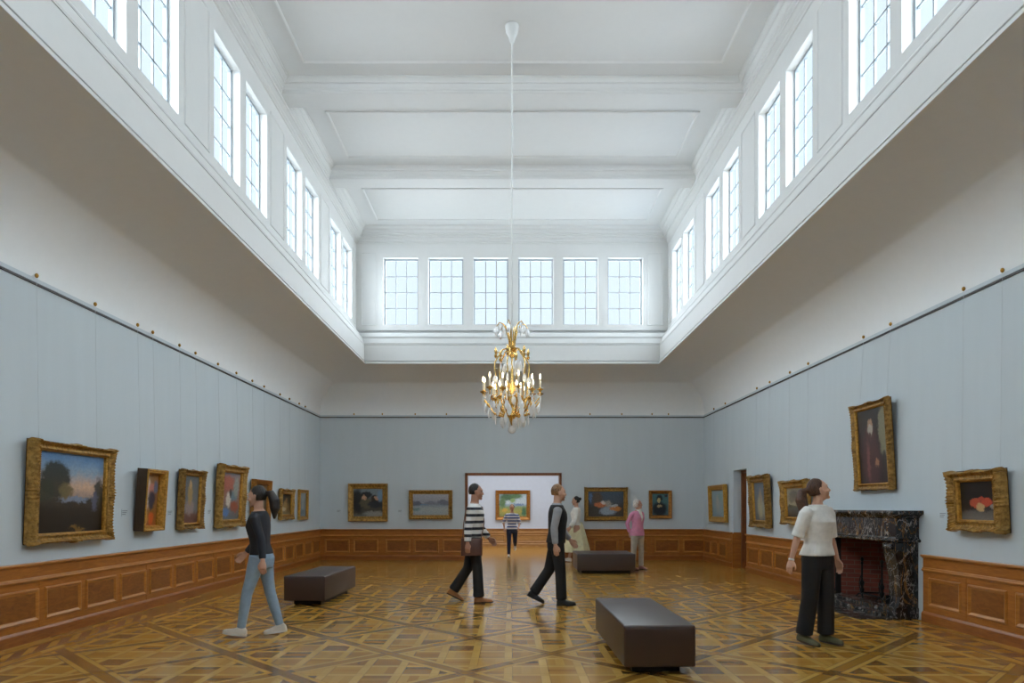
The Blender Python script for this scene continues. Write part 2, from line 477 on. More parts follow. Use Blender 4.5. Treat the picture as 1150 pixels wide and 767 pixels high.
# picture rail
mb = MB()
for x0, x1, y0, y1 in ((-XW, -XW+.02, YF, YB), (XW-.02, XW, YF, YB), (-XW, XW, YB-.02, YB), (-XW, XW, YF, YF+.02)):
    mb.box(x0, x1, y0, y1, 3.862, 3.882)
    mb.box(x0, x1, y0, y1, 3.887, 3.93, 1)
struct(mb.build('trim_5', [MAT['rail'], MAT['cloth']]), 'thin dark picture rail along the top of the cloth walls', 'trim')

# wainscot --------------------------------------------------------------
def wain(name, org, ax, nrm, length, panels, label, mats=('oak', 'oakp', 'oakm', 'oakb'), h=.846, jam=0):
    "dado along a wall; panels = list of (start, width) along it"
    mb = MB(); org, ax, nrm = V(org), V(ax), V(nrm); up = V((0, 0, 1))
    def bx(a0, a1, t, z0, z1, mi=0, t0=0.0):
        ps = [org+ax*a+nrm*q+up*z for a in (a0, a1) for q in (t0, t) for z in (z0, z1)]
        mb.add(ps, [(0, 1, 3, 2), (4, 6, 7, 5), (0, 4, 5, 1), (2, 3, 7, 6), (0, 2, 6, 4), (1, 5, 7, 3)], mi)
    bx(0, length, .022, .0, h-.03)
    def run(prof, mi):
        rows = [[org+nrm*t+up*z, org+ax*length+nrm*t+up*z] for t, z in prof]
        mb.grid(rows, closed=False, caps=False, mi=mi)
        for e in (0, length):
            mb.add([org+ax*e+nrm*t+up*z for t, z in prof], [tuple(range(len(prof)))], mi)
    k = h/.846
    run([(.0, .80*k), (.028, .80*k), (.034, .806*k), (.05, .818*k), (.06, .822*k), (.06, .838*k), (.056, .846*k), (0, .846*k)], 2)
    run([(.02, .632*k), (.032, .634*k), (.046, .65*k), (.046, .658*k), (.036, .668*k), (.03, .684*k), (.02, .69*k)], 2)
    run([(.02, .0), (.045, .0), (.045, .105), (.038, .118), (.028, .13), (.02, .135)], 3)
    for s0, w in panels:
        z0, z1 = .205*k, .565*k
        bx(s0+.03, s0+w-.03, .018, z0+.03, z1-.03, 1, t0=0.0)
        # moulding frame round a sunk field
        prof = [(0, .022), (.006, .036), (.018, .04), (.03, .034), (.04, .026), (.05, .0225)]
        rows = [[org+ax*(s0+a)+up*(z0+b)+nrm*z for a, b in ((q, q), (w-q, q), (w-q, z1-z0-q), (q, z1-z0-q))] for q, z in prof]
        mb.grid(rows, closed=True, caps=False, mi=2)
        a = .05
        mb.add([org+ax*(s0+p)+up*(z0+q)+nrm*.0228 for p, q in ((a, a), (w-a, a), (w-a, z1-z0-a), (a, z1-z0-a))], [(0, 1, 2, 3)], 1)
    # stile battens every third panel
    for i, (s0, w) in enumerate(panels):
        if i % 3 == jam and i: bx(s0-.09, s0-.015, .027, .135, .632*k)
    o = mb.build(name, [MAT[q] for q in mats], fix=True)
    return struct(o, label, 'wainscot')
f1, f2 = 0.738, .64
wain('trim_6', (-XW, YF, 0), (0, 1, 0), (1, 0, 0), YB-YF, [(YB-YF-.12-f2-f1*i, f2) for i in range(27)][::-1], 'oak panelled wainscot along the left wall')
wain('trim_7', (-XW, YB, 0), (1, 0, 0), (0, -1, 0), XW+DXL-.06, [(.14+.773*i+(.1 if i > 1 else 0), .67) for i in range(5)], 'oak panelled wainscot on the far wall left of the doorway')
wain('trim_8', (DXR+.06, YB, 0), (1, 0, 0), (0, -1, 0), XW-DXR-.06, [(.1+.773*i+(.1 if i > 2 else 0), .67) for i in range(5)][:5], 'oak panelled wainscot on the far wall right of the doorway')
wain('trim_9', (XW, RD1+.05, 0), (0, 1, 0), (-1, 0, 0), YB-RD1-.05, [(.42+.66*i, .58) for i in range(3)], 'short oak wainscot in the far right corner beyond the side door')
wain('trim_10', (XW, 11.32, 0), (0, 1, 0), (-1, 0, 0), RD0-.05-11.32, [(.12+.77*i, .67) for i in range(5)], 'oak wainscot between the fireplace and the side door')
wain('trim_11', (XW, YF, 0), (0, 1, 0), (-1, 0, 0), 8.74-YF, [(8.74-YF-.12-.62-.745*i, .62) for i in range(13)][::-1], 'oak wainscot on the right wall in front of the fireplace')
wain('trim_12', (XW, YF, 0), (-1, 0, 0), (0, 1, 0), 2*XW, [(.15+.773*i, .67) for i in range(13)], 'oak wainscot on the wall behind the viewer')

# far doorway casing and the room behind it
mb = MB()
for x0, x1, z0, z1 in ((DXL-.065, DXL, 0, DZ+.065), (DXR, DXR+.065, 0, DZ+.065), (DXL-.065, DXR+.065, DZ, DZ+.065)):
    mb.box(x0, x1, YB-.03, YB+T+.02, z0, z1)
struct(mb.build('door_1', MAT['doorw']), 'thin dark wooden casing of the wide far doorway', 'doorway')
NY = 24.9
mb = MB()
mb.box(-4, 4, NY, NY+.2, 0, 3.6); mb.box(-4.2, -4, YB+T, NY, 0, 3.6); mb.box(4, 4.2, YB+T, NY, 0, 3.6)
struct(mb.build('wall_next_room', MAT['pale']), 'pale bright wall of the room beyond the doorway', 'wall')
mb = MB(); mb.box(-4.2, 4.2, YB+T, NY+.2, 3.6, 3.75)
struct(mb.build('ceiling_next_room', MAT['white']), 'white ceiling of the room beyond the doorway', 'ceiling')
wain('trim_13', (-4, NY, 0), (1, 0, 0), (0, -1, 0), 8, [(.15+1.9*i, 1.7) for i in range(4)], 'light oak wainscot in the room beyond the doorway', ('oakl',)*4, h=.66)

# side door in the right wall: deep reveal, casing, open leaf
mb = MB()
mb.box(XW+T-.12, XW+T+.02, RD1-.06, RD1, 0, DZ); mb.box(XW+T-.12, XW+T+.02, RD0, RD0+.06, 0, DZ); mb.box(XW+T-.12, XW+T+.02, RD0, RD1, DZ-.06, DZ)
d2 = struct(mb.build('door_2', MAT['doorw']), 'narrow side doorway in the right wall with wooden jamb', 'doorway')
mb = MB(); mb.box(XW+T+.0, XW+T+.85, RD1-.055, RD1-.01, .01, DZ-.06)
mb.build('door_leaf', MAT['doorw'], d2)
mb = MB()
mb.box(XW, XW+T-.12, RD1-.004, RD1, .0, .846); mb.box(XW-.028, XW+T-.12, RD1-.02, RD1+.055, 0, .82)
struct(mb.build('trim_14', MAT['oak']), 'oak wainscot return inside the side door reveal', 'trim')
mb = MB(); mb.box(XW+3.0, XW+3.2, 12.5, 18.5, 0, 3.4); mb.box(XW+T, XW+3.2, 12.3, 12.5, 0, 3.4); mb.box(XW+T, XW+3.2, 18.5, 18.7, 0, 3.4); mb.box(XW+T, XW+3.2, 12.3, 18.7, 3.4, 3.5)
struct(mb.build('wall_side_room', MAT['pale']), 'pale walls of the side room beyond the narrow door', 'wall')

# ------------------------------------------------------------------ paintings
def paint_mat(name, grad, blobs, seed=0, fine_=.35, gloss=.35):
    "procedural brushed canvas: vertical gradient with soft colour patches"
    m, nt, b = new_mat(name)
    uv = nt.nodes.new('ShaderNodeUVMap'); mp = nt.nodes.new('ShaderNodeMapping')
    mp.inputs['Location'].default_value = (seed*3.1, seed*1.7, seed)
    nt.links.new(uv.outputs[0], mp.inputs[0])
    n = noise_n(nt, mp.outputs[0], 9, 7, .72); sp = nt.nodes.new('ShaderNodeSeparateColor')
    nt.links.new(n.outputs['Color'], sp.inputs[0])
    s2 = nt.nodes.new('ShaderNodeSeparateXYZ'); nt.links.new(uv.outputs[0], s2.inputs[0])
    u = E(nt, s2.outputs[0])+(E(nt, sp.outputs[0])-.5)*.26; v = E(nt, s2.outputs[1])+(E(nt, sp.outputs[1])-.5)*.26
    c = ramp(nt, v, [(p, rgba(q)) for p, q in grad])
    for (bu, bv, ru, rv, colr, soft) in blobs:
        du = (u-bu)/ru; dv = (v-bv)/rv
        d = (du*du+dv*dv).sqrt()
        f = ((1.0+soft*.5-d)/soft).mx(0.0).mn(1.0)
        c = mixc(nt, f*.95, c, rgba(colr))
    n2 = noise_n(nt, mp.outputs[0], 26, 6, .7)
    dk = nt.nodes.new('ShaderNodeHueSaturation'); nt.links.new(c, dk.inputs['Color'])
    link(nt, E(nt, n2.outputs['Fac'])*fine_*3.2+(1-fine_*1.6), dk.inputs['Value'])
    nt.links.new(dk.outputs[0], b.inputs['Base Color']); b.inputs['Roughness'].default_value = gloss
    return m

def frame_mesh(w, h, fw, dep, style, rng):
    "picture frame, back at y=0, front towards -y, bottom edge at z=0"
    if style == 'ornate': prof = [(0, 0), (0, .45), (.03, .72), (.10, .95), (.20, 1.0), (.30, .92), (.40, .70), (.52, .58), (.64, .56), (.74, .60), (.80, .74), (.86, .76), (.90, .62), (.94, .44), (1, .42), (1, .3)]
    elif style == 'plain': prof = [(0, 0), (0, .85), (.10, 1.0), (.35, .95), (.55, .70), (.80, .62), (.86, .70), (1, .55), (1, .3)]
    elif style == 'box': prof = [(0, 0), (0, 1.0), (.10, 1.03), (.32, 1.0), (.45, .92), (.60, .94), (.75, .80), (1, .45), (1, .2)]
    else: prof = [(0, 0), (0, .7), (.08, .92), (.22, 1.0), (.40, .9), (.55, .62), (.70, .5), (.82, .56), (1, .42), (1, .3)]
    cor = lambda o: [V((-w/2+o, 0, o)), V((w/2-o, 0, o)), V((w/2-o, 0, h-o)), V((-w/2+o, 0, h-o))]
    rows = [[] for _ in prof]
    per = .085
    for k in range(4):
        L = w if k % 2 == 0 else h
        n = max(12, int(L/.012))
        cyc = max(3, round(L/per))
        for i in range(n):
            s = i/n
            sc_ = abs(sin(pi*s*cyc)); edge = min(s, 1-s)*L
            cornr = math.exp(-(edge/.10)**2); midr = math.exp(-((s-.5)*L/.10)**2)
            for q, (t, z) in enumerate(prof):
                o = t*fw; zz = z*dep
                if style == 'ornate':
                    amp = max(0, 1-t*3)
                    o += amp*(.034-.012*sc_-(.022+.010*sin(edge*150))*cornr-(.018+.008*sin(s*L*150))*midr)*(fw/.14) if q > 0 else .02
                    if .05 < t < .45: zz += dep*(.07*sin(2*pi*s*cyc*2+q*1.1)+.03*sin(i*2.4)*sin(q*2.1+i*.35)+(.14+.10*sin(edge*190))*cornr+(.10+.08*sin(s*L*190))*midr)
                    elif .45 < t < .78: zz += dep*(.012*sin(i*1.3)+.06*cornr)
                    elif .78 < t < .88: zz += dep*.05*(1 if i % 2 else -1)
                elif style == 'twist':
                    if .05 < t < .5: zz += dep*.16*sin(2*pi*s*cyc+q*1.2)
                elif style == 'plain':
                    if .3 < t < .9: zz += dep*.02*rng.uniform(-1, 1)
                c = cor(o); p = c[k].lerp(c[(k+1) % 4], s)
                rows[q].append((p.x, -zz, p.z))
    mb = MB(); mb.grid(rows, closed=True, caps=False)
    mb.add([(-w/2+.01, -.002, .01), (w/2-.01, -.002, .01), (w/2-.01, -.002, h-.01), (-w/2+.01, -.002, h-.01)], [(0, 1, 2, 3)], 1)
    return mb
captions = []
def painting(label, cat, wall, a0, a1, z0, z1, fw, dep, style, goldm, pm_, lean=0.0, wires=True, off=0.012, side=None):
    "a0..a1 along the wall (X or Y), z0..z1 height"
    w, h = abs(a1-a0), z1-z0; c = (a0+a1)/2
    loc, rz = {'L': ((-XW+off, c, z0), R(90)), 'R': ((XW-off, c, z0), R(-90)), 'B': ((c, YB-off, z0), 0), 'N': ((c, NY-off, z0), 0)}[wall]
    root = tag(empty('painting', loc, rz, R(lean)), label, cat)
    fmb = frame_mesh(w, h, fw, dep, style, random.Random(int(w*1000)))
    f = fmb.build('frame', [MAT[goldm], MAT['canvas_back']], root, smooth=style != 'box')
    if side:
        sd = MB()
        for x0, x1, q0, q1 in ((-w/2-.004, -w/2+.012, 0, h), (w/2-.012, w/2+.004, 0, h), (-w/2, w/2, -.004, .012), (-w/2, w/2, h-.012, h+.004)):
            sd.box(x0, x1, -dep*.93, -.001, q0, q1)
        sd.build('frame_side', MAT[side], root)
    if style == 'ornate':
        sl = MB(); qd = -dep*.44; q0 = fw-.022; q1 = fw+.003
        rows = [[(-w/2+o, y, o), (w/2-o, y, o), (w/2-o, y, h-o), (-w/2+o, y, h-o)] for o, y in ((q0, qd+.012), (q0, qd-.022), (q0+.010, qd-.026), (q1-.004, qd-.010), (q1, qd+.02))]
        sl.grid(rows, closed=True, caps=False); sl.build('inner_slip', MAT['gold_c'], root)
    # canvas
    cz = -dep*.30
    iw, ih = w/2-fw+.004, fw-.004
    me = bpy.data.meshes.new('canvas')
    pts = [(-iw, cz, ih), (iw, cz, ih), (iw, cz, h-ih), (-iw, cz, h-ih)]
    me.from_pydata(pts+[(x, cz+.015, z) for x, _, z in pts], [], [(0, 1, 2, 3), (7, 6, 5, 4), (0, 4, 5, 1), (1, 5, 6, 2), (2, 6, 7, 3), (3, 7, 4, 0)])
    uvl = me.uv_layers.new(name='UVMap')
    for lp in me.loops:
        p = me.vertices[lp.vertex_index].co
        uvl.data[lp.index].uv = ((p.x+iw)/(2*iw), (p.z-ih)/(h-2*ih))
    me.materials.append(pm_); me.update()
    o = bpy.data.objects.new('canvas', me); COL.objects.link(o); o.parent = root
    if wires:
        mw = M4.Translation(loc) @ M4.Rotation(rz, 4, 'Z') @ M4.Rotation(R(lean), 4, 'X'); inv = mw.inverted()
        for sx in (-.36, .36):
            top = mw @ V((sx*w, 0, h*.92))
            rail = V(top)
            if wall == 'L': rail.x = -XW+.03
            elif wall == 'R': rail.x = XW-.03
            else: rail.y = YB-.03
            rail.z = 3.90
            wm = MB(); wm.tube([inv @ rail, inv @ (top+V((0, 0, .0)))], .0016, 5); wm.build('hanging_wire', MAT['wire'], root)
            kb = MB(); kb.lathe([(.002, 0), (.012, .006), (.019, .02), (.02, .032), (.014, .046), (.004, .052)], 10)
            ko = kb.build('rail_knob', MAT['brass'], smooth=True)
            ko.location = (rail.x, rail.y, 3.931)
            k2 = 'left' if (sx < 0) else 'right'
            tag(ko, 'small brass knob on picture rail above %s edge of %s' % (k2, label.split(' with ')[0].split(' in ')[0]), 'knob', 'brass picture rail knobs')
            ko['label'] = 'brass rail knob over %s wire of %s' % (k2, SHORT.get(label, label))
    return root
SHORT = {}
def LW(x, dep=.1): return FPX*(5.175-.030-dep)/(CX-x)
def RW(x, dep=.1): return FPX*(5.245-.030-dep)/(x-CX)
def ZZ(y, d): return CAMH+(HY-y)*d/FPX
def left_p(short, label, cat, xl, xr, yt, yb, *a, **k):
    SHORT[label] = short; dp = a[1]; d = LW(xl, dp); k2 = dict(lean=2.5); k2.update(k)
    return painting(label, cat, 'L', LW(xl, dp), LW(xr, dp), ZZ(yb, d), ZZ(yt, d), *a, **k2)
def right_p(short, label, cat, xl, xr, yt, yb, *a, **k):
    SHORT[label] = short; dp = a[1]; d = RW(xl, dp); k2 = dict(lean=2.5); k2.update(k)
    return painting(label, cat, 'R', RW(xl, dp), RW(xr, dp), ZZ(yb, d), ZZ(yt, d), *a, **k2)
def back_p(short, label, cat, xl, xr, yt, yb, *a, **k):
    SHORT[label] = short; d = YB-.1; wall = 'B'
    if k.pop('next_room', False): d = NY-.1; wall = 'N'; k['wires'] = False
    X = lambda x: (x-CX)*d/FPX+CAMX
    return painting(label, cat, wall, X(xl), X(xr), ZZ(yb, d), ZZ(yt, d), *a, **k)

C_ = 'painting'
left_p('the big evening landscape', 'large gilt-framed evening landscape with dark trees, nearest painting on the left wall', C_, 40, 129.5, 490.5, 613.5, .125, .13, 'ornate', 'gold_a',
  paint_mat('canvas_evening_landscape', [(0, (34, 27, 20)), (.30, (44, 36, 26)), (.42, (62, 52, 42)), (.45, (150, 130, 120)), (.58, (200, 164, 134)), (.78, (132, 156, 178)), (1, (78, 124, 172))],
  [(.27, .66, .21, .24, (38, 40, 28), .3), (.12, .52, .14, .14, (52, 54, 40), .5), (.42, .52, .09, .11, (112, 98, 62), .5), (.55, .42, .22, .035, (122, 132, 152), .5), (.92, .52, .08, .17, (58, 56, 48), .4), (.86, .40, .05, .12, (86, 88, 110), .5), (.60, .06, .12, .03, (140, 106, 50), .6)], 1, .25), lean=2.2)
left_p('the deep box-framed figures', 'figure painting in white and navy in deep dark-sided gilt box frame', C_, 163.5, 186.5, 525.5, 596, .07, .15, 'box', 'gold_c',
  paint_mat('canvas_white_navy_figures', [(0, (150, 84, 40)), (.3, (140, 100, 52)), (.6, (134, 92, 60)), (1, (160, 118, 70))],
  [(.35, .62, .20, .28, (214, 200, 182), .4), (.58, .70, .18, .12, (196, 130, 116), .4), (.62, .50, .22, .18, (36, 40, 62), .4), (.85, .75, .12, .12, (96, 110, 140), .5), (.30, .14, .15, .14, (196, 140, 50), .5), (.66, .14, .16, .12, (206, 92, 40), .5), (.12, .3, .08, .12, (110, 44, 36), .5)], 2, .4), lean=4, side='canvas_back')
left_p('the pale seated figure', 'pale figure on dull grey in dark ornate frame, third painting along left wall', C_, 206, 230.5, 525.5, 595.5, .105, .11, 'ornate', 'gold_b',
  paint_mat('canvas_pale_figure_grey', [(0, (96, 58, 46)), (.2, (104, 66, 54)), (.27, (104, 108, 110)), (1, (98, 104, 108))],
  [(.48, .34, .26, .16, (150, 132, 126), .5), (.48, .62, .14, .22, (168, 140, 84), .5), (.48, .82, .08, .08, (196, 160, 110), .5)], 3, .3), lean=3)
left_p('the busy red and blue scene', 'large upright painting of busy red, white and blue figures in wide scalloped frame', C_, 249, 277, 519.5, 593.5, .15, .13, 'ornate', 'gold_a',
  paint_mat('canvas_red_blue_scene', [(0, (96, 100, 104)), (.2, (112, 110, 110)), (.5, (152, 108, 92)), (.75, (160, 100, 84)), (1, (128, 132, 140))],
  [(.35, .78, .3, .16, (172, 96, 76), .5), (.25, .16, .22, .08, (84, 122, 178), .5), (.65, .5, .25, .12, (104, 138, 150), .5), (.72, .28, .2, .12, (150, 76, 50), .5), (.4, .42, .12, .16, (210, 200, 186), .5), (.8, .7, .15, .2, (150, 156, 150), .5), (.5, .56, .06, .1, (60, 54, 50), .5)], 4, .5), lean=3)
left_p('the slim red-skirted figure', 'slim figure with red skirt in plain gilt frame, fifth along the left wall', C_, 287, 305, 537.5, 588.7, .10, .11, 'plain', 'gold_d',
  paint_mat('canvas_red_skirt_figure', [(0, (96, 70, 46)), (.5, (92, 72, 48)), (1, (104, 82, 54))],
  [(.5, .42, .26, .22, (188, 166, 130), .5), (.5, .25, .22, .25, (176, 150, 120), .5), (.5, .30, .13, .16, (170, 52, 44), .5), (.48, .75, .11, .10, (188, 150, 104), .5)], 5, .35), lean=3)
left_p('the small dark scene', 'small dark scene in scalloped gilt frame, second last along the left wall', C_, 317, 331.5, 548, 584.3, .13, .09, 'ornate', 'gold_a',
  paint_mat('canvas_small_dark_scene', [(0, (128, 116, 84)), (.15, (108, 92, 60)), (.25, (38, 32, 24)), (1, (26, 24, 20))],
  [(.45, .4, .24, .26, (170, 140, 86), .6), (.3, .25, .2, .1, (206, 192, 160), .5), (.55, .7, .1, .1, (150, 110, 70), .6), (.8, .35, .1, .2, (120, 88, 50), .5)], 6, .4), lean=2)
left_p('the small blue-grey picture', 'small blue-grey picture in narrow frame, last before the far left corner', C_, 338, 347.3, 549.4, 584, .09, .07, 'plain', 'gold_c',
  paint_mat('canvas_small_blue_grey', [(0, (108, 122, 132)), (1, (126, 140, 150))], [(.5, .5, .2, .35, (146, 156, 160), .8), (.5, .2, .3, .1, (96, 110, 118), .6)], 7, .25), lean=1)

back_p('the dark group scene', 'dark clothed group by a pale table in broad frame, leftmost on far wall', C_, 390.7, 435, 543, 585.7, .14, .10, 'plain', 'gold_a',
  paint_mat('canvas_dark_group', [(0, (104, 104, 100)), (.12, (70, 66, 56)), (.5, (66, 64, 58)), (.8, (118, 130, 134)), (1, (122, 134, 138))],
  [(.15, .55, .2, .42, (34, 32, 34), .4), (.42, .48, .2, .2, (92, 84, 64), .4), (.45, .78, .17, .13, (30, 28, 32), .3), (.37, .67, .07, .08, (196, 150, 118), .4), (.72, .62, .12, .14, (48, 34, 28), .4), (.80, .66, .07, .08, (190, 146, 120), .4), (.74, .44, .24, .12, (40, 42, 50), .4), (.7, .1, .35, .10, (136, 136, 130), .5), (.92, .75, .1, .2, (118, 148, 176), .5)], 8, .35))
back_p('the grey wintry river view', 'wide pale grey wintry river view in twisted gilt frame on the far wall', C_, 459, 508, 550.3, 583, .11, .10, 'twist', 'gold_a',
  paint_mat('canvas_wintry_river', [(0, (150, 158, 160)), (.3, (162, 168, 168)), (.44, (140, 150, 158)), (.5, (118, 128, 140)), (.58, (150, 152, 162)), (1, (172, 172, 180))],
  [(.1, .55, .14, .10, (96, 98, 112), .5), (.85, .6, .18, .12, (108, 112, 124), .6), (.5, .58, .16, .08, (120, 124, 138), .6), (.3, .5, .12, .02, (92, 132, 168), .5), (.1, .28, .1, .07, (108, 136, 134), .7)], 9, .5))
back_p('the still life with fruit', 'dark blue still life with orange fruit and white cloth on the far wall', C_, 656, 705.8, 546.8, 585.2, .12, .10, 'ornate', 'gold_a',
  paint_mat('canvas_fruit_still_life', [(0, (70, 64, 56)), (.35, (66, 60, 52)), (.6, (70, 78, 88)), (1, (72, 88, 104))],
  [(.25, .7, .14, .3, (84, 66, 50), .6), (.55, .5, .1, .14, (160, 152, 140), .5), (.33, .46, .16, .1, (196, 110, 66), .4), (.42, .55, .06, .06, (214, 200, 190), .5), (.55, .22, .22, .16, (148, 162, 178), .4), (.76, .32, .16, .09, (198, 124, 58), .4), (.72, .42, .12, .05, (176, 182, 184), .5), (.06, .75, .05, .2, (92, 120, 160), .5)], 10, .5))
back_p('the small teal portrait', 'small portrait of dark seated figure on teal, rightmost on the far wall', C_, 729.3, 755, 550.7, 582.4, .09, .07, 'plain', 'gold_d',
  paint_mat('canvas_teal_portrait', [(0, (72, 88, 92)), (.4, (64, 96, 100)), (1, (76, 116, 118))],
  [(.45, .3, .42, .32, (24, 26, 34), .35), (.45, .78, .19, .16, (28, 28, 32), .35), (.42, .68, .10, .11, (188, 172, 118), .4), (.45, .42, .16, .05, (170, 150, 110), .5), (.85, .9, .1, .06, (52, 38, 40), .6)], 11, .35))
back_p('the sunny garden picture', 'sunny green landscape in plain wooden gilt frame seen through the far doorway', C_, 556.5, 595.5, 550.6, 584, .13, .10, 'plain', 'gold_d',
  paint_mat('canvas_sunny_garden', [(0, (132, 148, 96)), (.2, (170, 164, 92)), (.4, (142, 160, 104)), (.52, (150, 176, 196)), (.62, (196, 212, 222)), (1, (172, 196, 206))],
  [(.3, .85, .28, .14, (74, 106, 72), .6), (.12, .6, .12, .2, (96, 128, 84), .6), (.6, .9, .22, .1, (92, 124, 84), .6), (.9, .22, .08, .2, (72, 116, 92), .6), (.72, .52, .18, .04, (116, 140, 178), .5), (.2, .28, .1, .08, (206, 172, 84), .6), (.5, .7, .1, .1, (140, 170, 110), .7)], 12, .5), next_room=True)

right_p('the pale blue picture by the corner', 'pale blue-green picture between the far right corner and the side door', C_, 795, 812.5, 545.5, 585.5, .13, .10, 'plain', 'gold_c',
  paint_mat('canvas_pale_blue_green', [(0, (126, 148, 158)), (1, (140, 162, 168))], [(.5, .45, .2, .3, (158, 164, 160), .9), (.45, .6, .1, .2, (172, 170, 160), .8), (.7, .75, .2, .15, (128, 156, 150), .8)], 13, .3), lean=2)
right_p('the tall grey figure picture', 'tall grey picture with a pale figure just right of the side door', C_, 840.5, 860, 534, 592, .16, .13, 'ornate', 'gold_b',
  paint_mat('canvas_grey_pale_figure', [(0, (92, 98, 104)), (1, (104, 112, 122))], [(.45, .35, .22, .3, (176, 168, 134), .6), (.5, .62, .12, .2, (160, 140, 118), .6), (.7, .3, .12, .2, (150, 150, 140), .7)], 14, .35), lean=3)
right_p('the stormy seaside picture', 'stormy brown seaside picture in scalloped gilt frame behind the ponytailed woman', C_, 875.5, 903.5, 539.5, 589, .15, .13, 'ornate', 'gold_a',
  paint_mat('canvas_stormy_shore', [(0, (52, 40, 34)), (.12, (88, 76, 66)), (.28, (96, 96, 92)), (.36, (90, 86, 52)), (.42, (176, 166, 138)), (.7, (150, 142, 122)), (1, (172, 164, 142))],
  [(.4, .75, .26, .16, (104, 98, 88), .7), (.25, .6, .16, .1, (120, 112, 98), .7), (.7, .1, .16, .06, (126, 70, 40), .6), (.15, .4, .1, .05, (64, 58, 40), .5)], 15, .35), lean=3)
right_p('the large bearded portrait', 'large portrait of bearded old man in dark red robe above the fireplace', C_, 957.5, 999, 456, 552, .11, .09, 'ornate', 'gold_b',
  paint_mat('canvas_robed_portrait', [(0, (50, 38, 38)), (.4, (58, 48, 48)), (1, (62, 58, 56))],
  [(.86, .68, .16, .34, (128, 124, 100), .3), (.42, .36, .30, .40, (78, 50, 50), .4), (.42, .68, .14, .10, (88, 56, 54), .5), (.44, .79, .085, .085, (176, 140, 112), .3), (.45, .73, .09, .07, (182, 172, 158), .4), (.60, .26, .06, .05, (170, 122, 90), .5), (.32, .30, .05, .25, (126, 78, 74), .7), (.86, .3, .08, .12, (46, 40, 40), .5)], 16, .3), lean=3.5)
right_p('the dark fruit still life', 'dark still life of cut red fruit, nearest painting on the right wall', C_, 1062, 1121, 528.5, 596.5, .14, .13, 'ornate', 'gold_a',
  paint_mat('canvas_red_fruit', [(0, (112, 106, 100)), (.2, (96, 90, 84)), (.28, (40, 32, 28)), (.36, (24, 20, 20)), (1, (28, 24, 24))],
  [(.42, .44, .15, .13, (184, 84, 58), .25), (.72, .46, .15, .11, (190, 78, 54), .25), (.58, .56, .12, .05, (176, 70, 52), .3), (.55, .33, .11, .11, (196, 164, 116), .35), (.78, .30, .12, .06, (40, 32, 30), .5), (.9, .34, .08, .06, (150, 146, 140), .5)], 17, .2), lean=3.5)

# captions beside the paintings
def caption(wall, x, y, label, s=1.0):
    mb = MB(); mb.box(-.06*s, .06*s, -.004, 0, -.035*s, .035*s)
    for i, (a, b) in enumerate(((-.05, .045), (-.05, .03), (-.05, .01))):
        mb.box(a*s, b*s, -.0055, -.0035, (.018-.018*i)*s, (.024-.018*i)*s, 1)
    o = mb.build('wall_caption', [MAT['paper'], MAT['ink']])
    if wall == 'L': d = FPX*5.175/(CX-x); o.location = (-XW, d, ZZ(y, d)); o.rotation_euler.z = R(90)
    elif wall == 'R': d = FPX*5.245/(x-CX); o.location = (XW, d, ZZ(y, d)); o.rotation_euler.z = R(-90)
    else: d = YB; o.location = ((x-CX)*d/FPX+CAMX, YB, ZZ(y, d))
    tag(o, label, 'caption', 'small printed wall captions')
caption('L', 140, 576, 'small printed caption between the big landscape and the box-framed figures', 1.3)
caption('L', 191, 576, 'small printed caption just right of the deep box-framed painting', 1.2)
caption('L', 235, 575, 'small printed caption just right of the pale grey-ground figure painting', 1.2)
caption('L', 278.5, 574.5, 'small printed caption between the busy red scene and the red-skirted figure')
caption('L', 309.5, 573.5, 'small printed caption between the red-skirted figure and the small dark scene')
caption('B', 380.7, 574, 'small printed caption left of the dark group painting on the far wall')
caption('B', 449.5, 574, 'small printed caption left of the wintry river painting on the far wall')
caption('R', 1059.5, 579, 'small printed caption left of the red fruit still life', 1.2)

# ------------------------------------------------------------------ benches
def bench(label, cx, cy, w, l, rz, h=.43, ins=(.10, .16)):
    root = tag(empty('bench', (cx, cy, 0), rz), label, 'bench', 'brown leather gallery benches')
    mb = MB(); mb.box(-w/2, w/2, -l/2, l/2, .07, h)
    o = mb.build('seat', MAT['leather'], root); bv = o.modifiers.new('bevel', 'BEVEL'); bv.width = .018; bv.segments = 4
    for p in o.data.polygons: p.use_smooth = True
    # seam piping round the top edge
    m2 = MB()
    for s in (-1, 1):
        m2.tube([(s*(w/2-.002), -l/2+.02, h-.03), (s*(w/2-.002), l/2-.02, h-.03)], .0035, 6)
        m2.tube([(-w/2+.02, s*(l/2-.002), h-.03), (w/2-.02, s*(l/2-.002), h-.03)], .0035, 6)
    m2.build('seam', MAT['leather'], root)
    mb = MB(); mb.box(-w/2+ins[0], w/2-ins[0], -l/2+ins[1], l/2-ins[1], 0, .072)
    mb.build('plinth', MAT['plinth'], root, bevel=.004)
    return root
k1 = 130.8; d1 = FPX/k1; xa, xb = (701-CX)/k1+CAMX, (781.5-CX)/k1+CAMX
k2 = (707.2-HY)/1.38; d2 = FPX/k2; xc, xd = (668.3-CX)/k2+CAMX, (731-CX)/k2+CAMX
bench('brown leather bench nearest the viewer, right of centre', (xa+xb+xc+xd)/4, (d1+d2)/2, .62, d2-d1, math.atan2((xa+xb)/2-(xc+xd)/2, d2-d1))
k1 = (674.8-HY)/1.38; d1 = FPX/k1; k2 = (659.1-HY)/1.38; d2 = FPX/k2
xa, xb, xd = (318-CX)/k1+CAMX, (364.7-CX)/k1+CAMX, (399.7-CX)/k2+CAMX
bench('brown leather bench near the left wainscot', (xa+xb)/2+(xd-xb)/2, (d1+d2)/2, xb-xa, d2-d1, -math.atan2(xd-xb, d2-d1))
k1 = (640.9-HY)/1.38; d1 = FPX/k1
